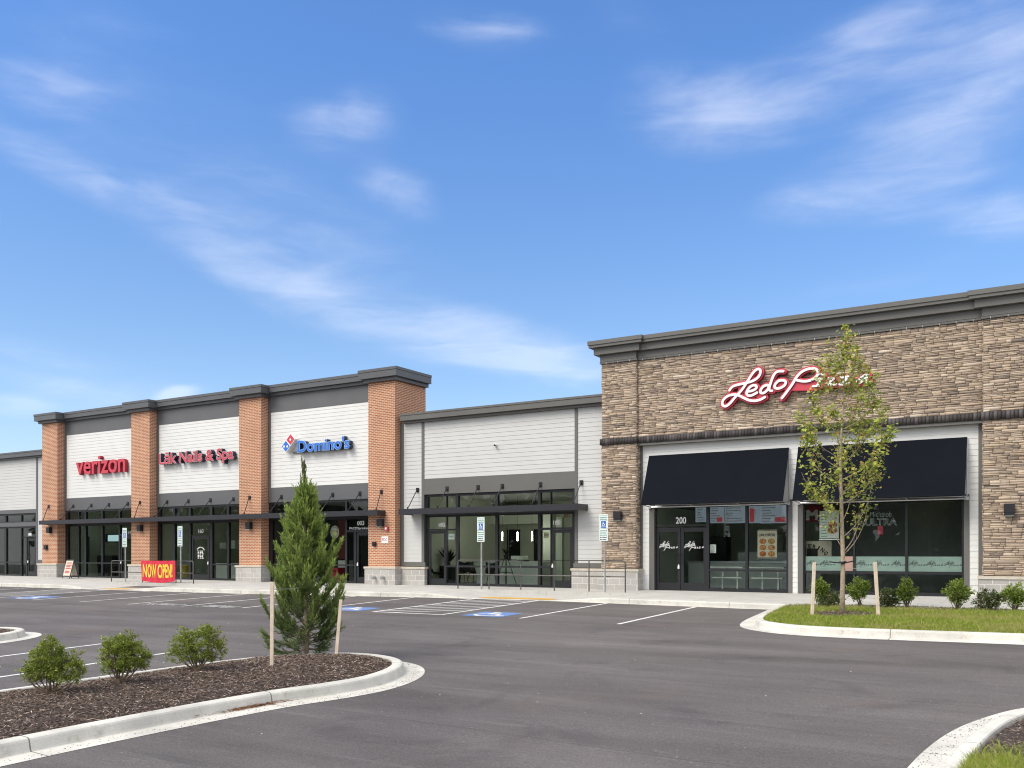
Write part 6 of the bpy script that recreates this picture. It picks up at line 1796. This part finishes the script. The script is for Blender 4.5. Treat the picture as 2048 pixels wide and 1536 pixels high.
shrub(243, 1374, 'A', [(-8, 0, 52, 32, 30, 28), (22, 0, 50, 28, 26, 28), (2, 0, 76, 32, 26, 16), (-20, 2, 76, 14, 14, 16), (20, 2, 82, 14, 14, 14), (-22, 4, 26, 18, 18, 14), (44, 0, 46, 16, 14, 16)], 7600, .030, HC, HP, 'round evergreen shrub in the middle of the row of three', hA, group=GRP, bare=1.15)
shrub(396, 1345, 'A', [(-28, 0, 48, 26, 26, 26), (14, 0, 52, 36, 30, 30), (34, 2, 42, 22, 22, 22), (-22, 0, 68, 20, 18, 16), (18, 2, 76, 22, 20, 14), (-42, 3, 28, 20, 18, 16), (-6, 5, 32, 24, 22, 14)], 7600, .028, HC, HP, 'wide double topped evergreen shrub nearest the conifer stake', hA, group=GRP, bare=1.15)
# a dark bird-like curl of bark caught in the third shrub is left out
LCOL = [(.25, .34, .055), (.17, .25, .04), (.34, .43, .08), (.075, .12, .024), (.34, .40, .13)]
DCOL = [(.10, .145, .045), (.07, .105, .035), (.15, .19, .06), (.22, .22, .10), (.30, .26, .15)]
G2 = 'small shrubs along the grass island by the sidewalk'
def small(px, py, hh, w, lab, dark=False, gy=24.0 - .18):
    w *= .74
    gy = {0: 23.72}.get(0)
    if dark:
        lob = [(-w * .3, 0, hh * .45, w * .45, w * .4, hh * .35), (w * .3, 0, hh * .45, w * .45, w * .4, hh * .38), (0, 0, hh * .7, w * .4, w * .4, hh * .28), (0, 0, hh * .3, w * .6, w * .5, hh * .25)]
        shrub(px, py, 'B', lob, 820, .06, DCOL, [.35, .3, .2, .1, .05], lab, hB, gy=gy, stems=12, group=G2, name='low_shrub')
    else:
        lob = [(0, 0, hh * .66, w * .62, w * .55, hh * .27), (-w * .25, 0, hh * .6, w * .4, w * .4, hh * .2), (w * .28, 0, hh * .62, w * .4, w * .4, hh * .2), (0, 0, hh * .88, w * .3, w * .3, hh * .16), (0, 0, hh * .36, w * .38, w * .3, hh * .12)]
        shrub(px, py, 'B', lob, 1150, .062, LCOL, HP, lab, hB, gy=gy, stems=10, group=G2, name='round_shrub', bare=1.2)
small(1640, 1218, 54, 26, 'round bright green shrub behind the left maple stake')
small(1662, 1219, 30, 40, 'low dark spreading shrub left of the maple trunk', True)
small(1718, 1219, 56, 40, 'round bright green shrub between the maple trunk and the right stake')
small(1777, 1220, 40, 38, 'low dark shrub right of the leaning stake', True)
small(1814, 1221, 54, 34, 'round bright green shrub next to the low dark one at the window')
small(1916, 1223, 56, 48, 'widest round bright green shrub before the window corner')
small(1976, 1225, 42, 46, 'low olive green shrub before the right block base', True)
small(2030, 1225, 50, 46, 'round bright green shrub at the right edge of the photo')

# --- woodland across the road behind the viewer (what the shop glass mirrors)
NR.seed(77); V = []; cl = []
n = 110; tx = NR.uniform(-190, 150, n); ty = NR.uniform(-72, -48, n); th = NR.uniform(9, 16, n)
m = 330
c3 = np.stack([np.repeat(tx, m), np.repeat(ty, m), np.repeat(th, m)], 1)
u = unit(NR.normal(size=(n * m, 3))); r_ = NR.uniform(.6, 1., (n * m, 1))
pos = np.stack([c3[:, 0] + u[:, 0] * 4.2 * r_[:, 0], c3[:, 1] + u[:, 1] * 4 * r_[:, 0], gz(-60) + c3[:, 2] * (.5 + .5 * u[:, 2] * r_[:, 0])], 1)
a = unit(NR.normal(size=(n * m, 3))); V, Fq = blades(pos, a, NR.uniform(1.4, 2.6, n * m), NR.uniform(1., 1.8, n * m))
tag(np_mesh('woodland', V, Fq, 'wood_far', pick([(.05, .085, .025), (.035, .06, .02), (.075, .11, .035)], [.4, .35, .25], n * m)), 'dense green woodland across the road, mirrored darkly in the shop windows', 'woodland', kind='stuff')

# ================================================================== SKY, SUN, CAMERA
W = D.worlds.new('World'); SC.world = W; W.use_nodes = True
nt = W.node_tree; bg = nt.nodes['Background']
SUN_EL, SUN_AZ = math.radians(48), math.radians(207)   # azimuth from +Y clockwise: over the viewer's left shoulder
sk = N(nt, 'ShaderNodeTexSky', sky_type='NISHITA'); sk.sun_disc = False
sk.sun_elevation = SUN_EL; sk.sun_rotation = SUN_AZ; sk.air_density = 1.0; sk.dust_density = .6; sk.ozone_density = 2.2; sk.altitude = 60
tc = N(nt, 'ShaderNodeTexCoord'); gen = tc.outputs['Generated']
s3 = N(nt, 'ShaderNodeSeparateXYZ'); L(nt, gen, s3.inputs[0])
el = math_n(nt, 'MULTIPLY', math_n(nt, 'ARCSINE', s3.outputs[2]), 57.2958)
az = math_n(nt, 'MULTIPLY', math_n(nt, 'ARCTAN2', s3.outputs[0], s3.outputs[1]), 57.2958)
cb = N(nt, 'ShaderNodeCombineXYZ'); L(nt, az, cb.inputs[0]); L(nt, el, cb.inputs[1])
# cirrus: stretched patches in azimuth / elevation, broken up by streaky noise
wm = N(nt, 'ShaderNodeMapping'); wm.inputs['Scale'].default_value = (.05, .13, 1); L(nt, cb.outputs[0], wm.inputs[0])
wn = N(nt, 'ShaderNodeTexNoise'); wn.inputs['Scale'].default_value = 1.2; wn.inputs['Detail'].default_value = 3; L(nt, wm.outputs[0], wn.inputs['Vector'])
ws = N(nt, 'ShaderNodeVectorMath', operation='SUBTRACT'); L(nt, wn.outputs['Color'], ws.inputs[0]); ws.inputs[1].default_value = (.5, .5, .5)
wx = N(nt, 'ShaderNodeVectorMath', operation='MULTIPLY'); L(nt, ws.outputs[0], wx.inputs[0]); wx.inputs[1].default_value = (6., 3.2, 0)
wa = N(nt, 'ShaderNodeVectorMath', operation='ADD'); L(nt, cb.outputs[0], wa.inputs[0]); L(nt, wx.outputs[0], wa.inputs[1])
def azel(px, py):
    u = ray(px); return math.degrees(math.atan(u) - TH), math.degrees(math.atan((HY - py) / F * math.cos(math.atan(u))))
CLOUDS = [  # x, y, half length, half width (survey pixels), tilt, strength
    (110, 345, 190, 34, 27, .55), (330, 450, 190, 40, 27, .5), (560, 560, 220, 52, 24, .5), (800, 640, 260, 60, 16, .6), (1010, 700, 250, 60, 13, .85), (1150, 720, 170, 60, 5, .6),
    (690, 240, 120, 60, -8, .9), (800, 372, 90, 42, 10, .75), (960, 55, 130, 42, 3, .85), (80, 170, 120, 50, 5, .45), (160, 745, 260, 48, 9, .75), (20, 800, 90, 26, 0, .7),
    (1430, 205, 190, 70, 8, .85), (1600, 150, 260, 80, -18, .7), (1880, 60, 260, 90, -20, .6), (1840, 260, 260, 90, -27, .75), (2040, 170, 200, 80, -25, .7), (1700, 345, 190, 50, -12, .6), (1950, 400, 150, 60, 5, .75), (2030, 450, 110, 50, 10, .5),
    (420, 360, 420, 170, 20, .3), (700, 520, 420, 110, 20, .25), (150, 60, 220, 90, 0, .22), (1250, 40, 160, 60, 40, .2), (1750, 570, 220, 40, -5, .25), (385, 783, 44, 16, -8, 1.6), (900, 900, 900, 140, 0, .2)]
tot = None
for px, py, hl, hw, tilt, st_ in CLOUDS:
    a0, e0 = azel(px, py); d = 57.3 / F
    mp = N(nt, 'ShaderNodeMapping', vector_type='TEXTURE')
    mp.inputs['Location'].default_value = (a0, e0, 0); mp.inputs['Rotation'].default_value = (0, 0, -math.radians(tilt)); mp.inputs['Scale'].default_value = (hl * d * 1.25, hw * d * 1.25, 1)
    L(nt, wa.outputs[0], mp.inputs[0])
    ln_ = N(nt, 'ShaderNodeVectorMath', operation='LENGTH'); L(nt, mp.outputs[0], ln_.inputs[0])
    mr = N(nt, 'ShaderNodeMapRange', interpolation_type='SMOOTHERSTEP'); mr.inputs[1].default_value = 1.25; mr.inputs[2].default_value = 0.; mr.inputs[3].default_value = 0; mr.inputs[4].default_value = st_
    L(nt, ln_.outputs['Value'], mr.inputs[0])
    tot = mr.outputs[0] if tot is None else math_n(nt, 'ADD', tot, mr.outputs[0])
sm_ = N(nt, 'ShaderNodeMapping'); sm_.inputs['Scale'].default_value = (.09, .55, 1); sm_.inputs['Rotation'].default_value = (0, 0, .12); L(nt, wa.outputs[0], sm_.inputs[0])
str_ = ramp(nt, noise(nt, sm_.outputs[0], 1.1, 8, .58, .4), [(.28, (.42,) * 3), (.72, (1.15,) * 3)])
n1 = N(nt, 'ShaderNodeMapping'); n1.inputs['Scale'].default_value = (.11, .30, 1); n1.inputs['Rotation'].default_value = (0, 0, .2); L(nt, cb.outputs[0], n1.inputs[0])
wis = math_n(nt, 'MULTIPLY', math_n(nt, 'SUBTRACT', noise(nt, n1.outputs[0], 1.5, 7, .55, .5), .5), 1.5)
val = math_n(nt, 'ADD', tot, math_n(nt, 'MULTIPLY', wis, math_n(nt, 'MINIMUM', math_n(nt, 'MULTIPLY', tot, 1.6), 1.)))
m0 = N(nt, 'ShaderNodeMapRange', interpolation_type='SMOOTHSTEP'); m0.inputs[1].default_value = .02; m0.inputs[2].default_value = 1.55; L(nt, math_n(nt, 'MULTIPLY', val, str_), m0.inputs[0])
cov = math_n(nt, 'MULTIPLY', m0.outputs[0], .30)
tcol = ramp(nt, math_n(nt, 'DIVIDE', el, 45., True), [(.0, (.96, .95, 1.0)), (.30, (.78, .90, 1.04)), (.62, (.66, .94, 1.27))])
tint = mix(nt, 1., sk.outputs[0], tcol, 'MULTIPLY')
# thin overcast overhead and behind the viewer softens the light
def sstep(v, a, b):
    m_ = N(nt, 'ShaderNodeMapRange', interpolation_type='SMOOTHSTEP'); m_.inputs[1].default_value = a; m_.inputs[2].default_value = b; L(nt, v, m_.inputs[0]); return m_.outputs[0]
back = math_n(nt, 'MAXIMUM', sstep(el, 36., 56.), sstep(math_n(nt, 'ABSOLUTE', math_n(nt, 'ADD', az, 31.5)), 48., 80.))
cov = math_n(nt, 'MAXIMUM', cov, math_n(nt, 'MULTIPLY', back, .86))
skyc = mix(nt, cov, tint, (7.3, 7.3, 7.6))
L(nt, skyc, bg.inputs['Color']); bg.inputs['Strength'].default_value = .11
sun = D.lights.new('Sun', 'SUN'); sun.energy = 2.0; sun.angle = math.radians(32); sun.color = (1., .93, .82)
so = D.objects.new('sun', sun); COL.objects.link(so); so.location = (-20, -30, 60)
dv = Vector((math.sin(SUN_AZ) * math.cos(SUN_EL), math.cos(SUN_AZ) * math.cos(SUN_EL), math.sin(SUN_EL)))
so.rotation_euler = dv.to_track_quat('Z', 'Y').to_euler()
cam = D.cameras.new('Camera'); co = D.objects.new('camera', cam); COL.objects.link(co); SC.camera = co
co.location = (0, 0, EZ); co.rotation_euler = (math.pi / 2, 0, TH)
cam.sensor_fit = 'HORIZONTAL'; cam.sensor_width = 36.; cam.lens = 36. * F / 2048.
cam.shift_x = 0.; cam.shift_y = (HY - 768.) / 2048.
cam.clip_start = .05; cam.clip_end = 2000.
vs_ = SC.view_settings; vs_.view_transform = 'Standard'; vs_.look = 'None'; vs_.gamma = 1.; vs_.exposure = .72
SC.cycles.max_bounces = 8; SC.cycles.transparent_max_bounces = 16; SC.cycles.diffuse_bounces = 4; SC.cycles.glossy_bounces = 3
SC.cycles.use_denoising = True; SC.cycles.filter_width = 1.1
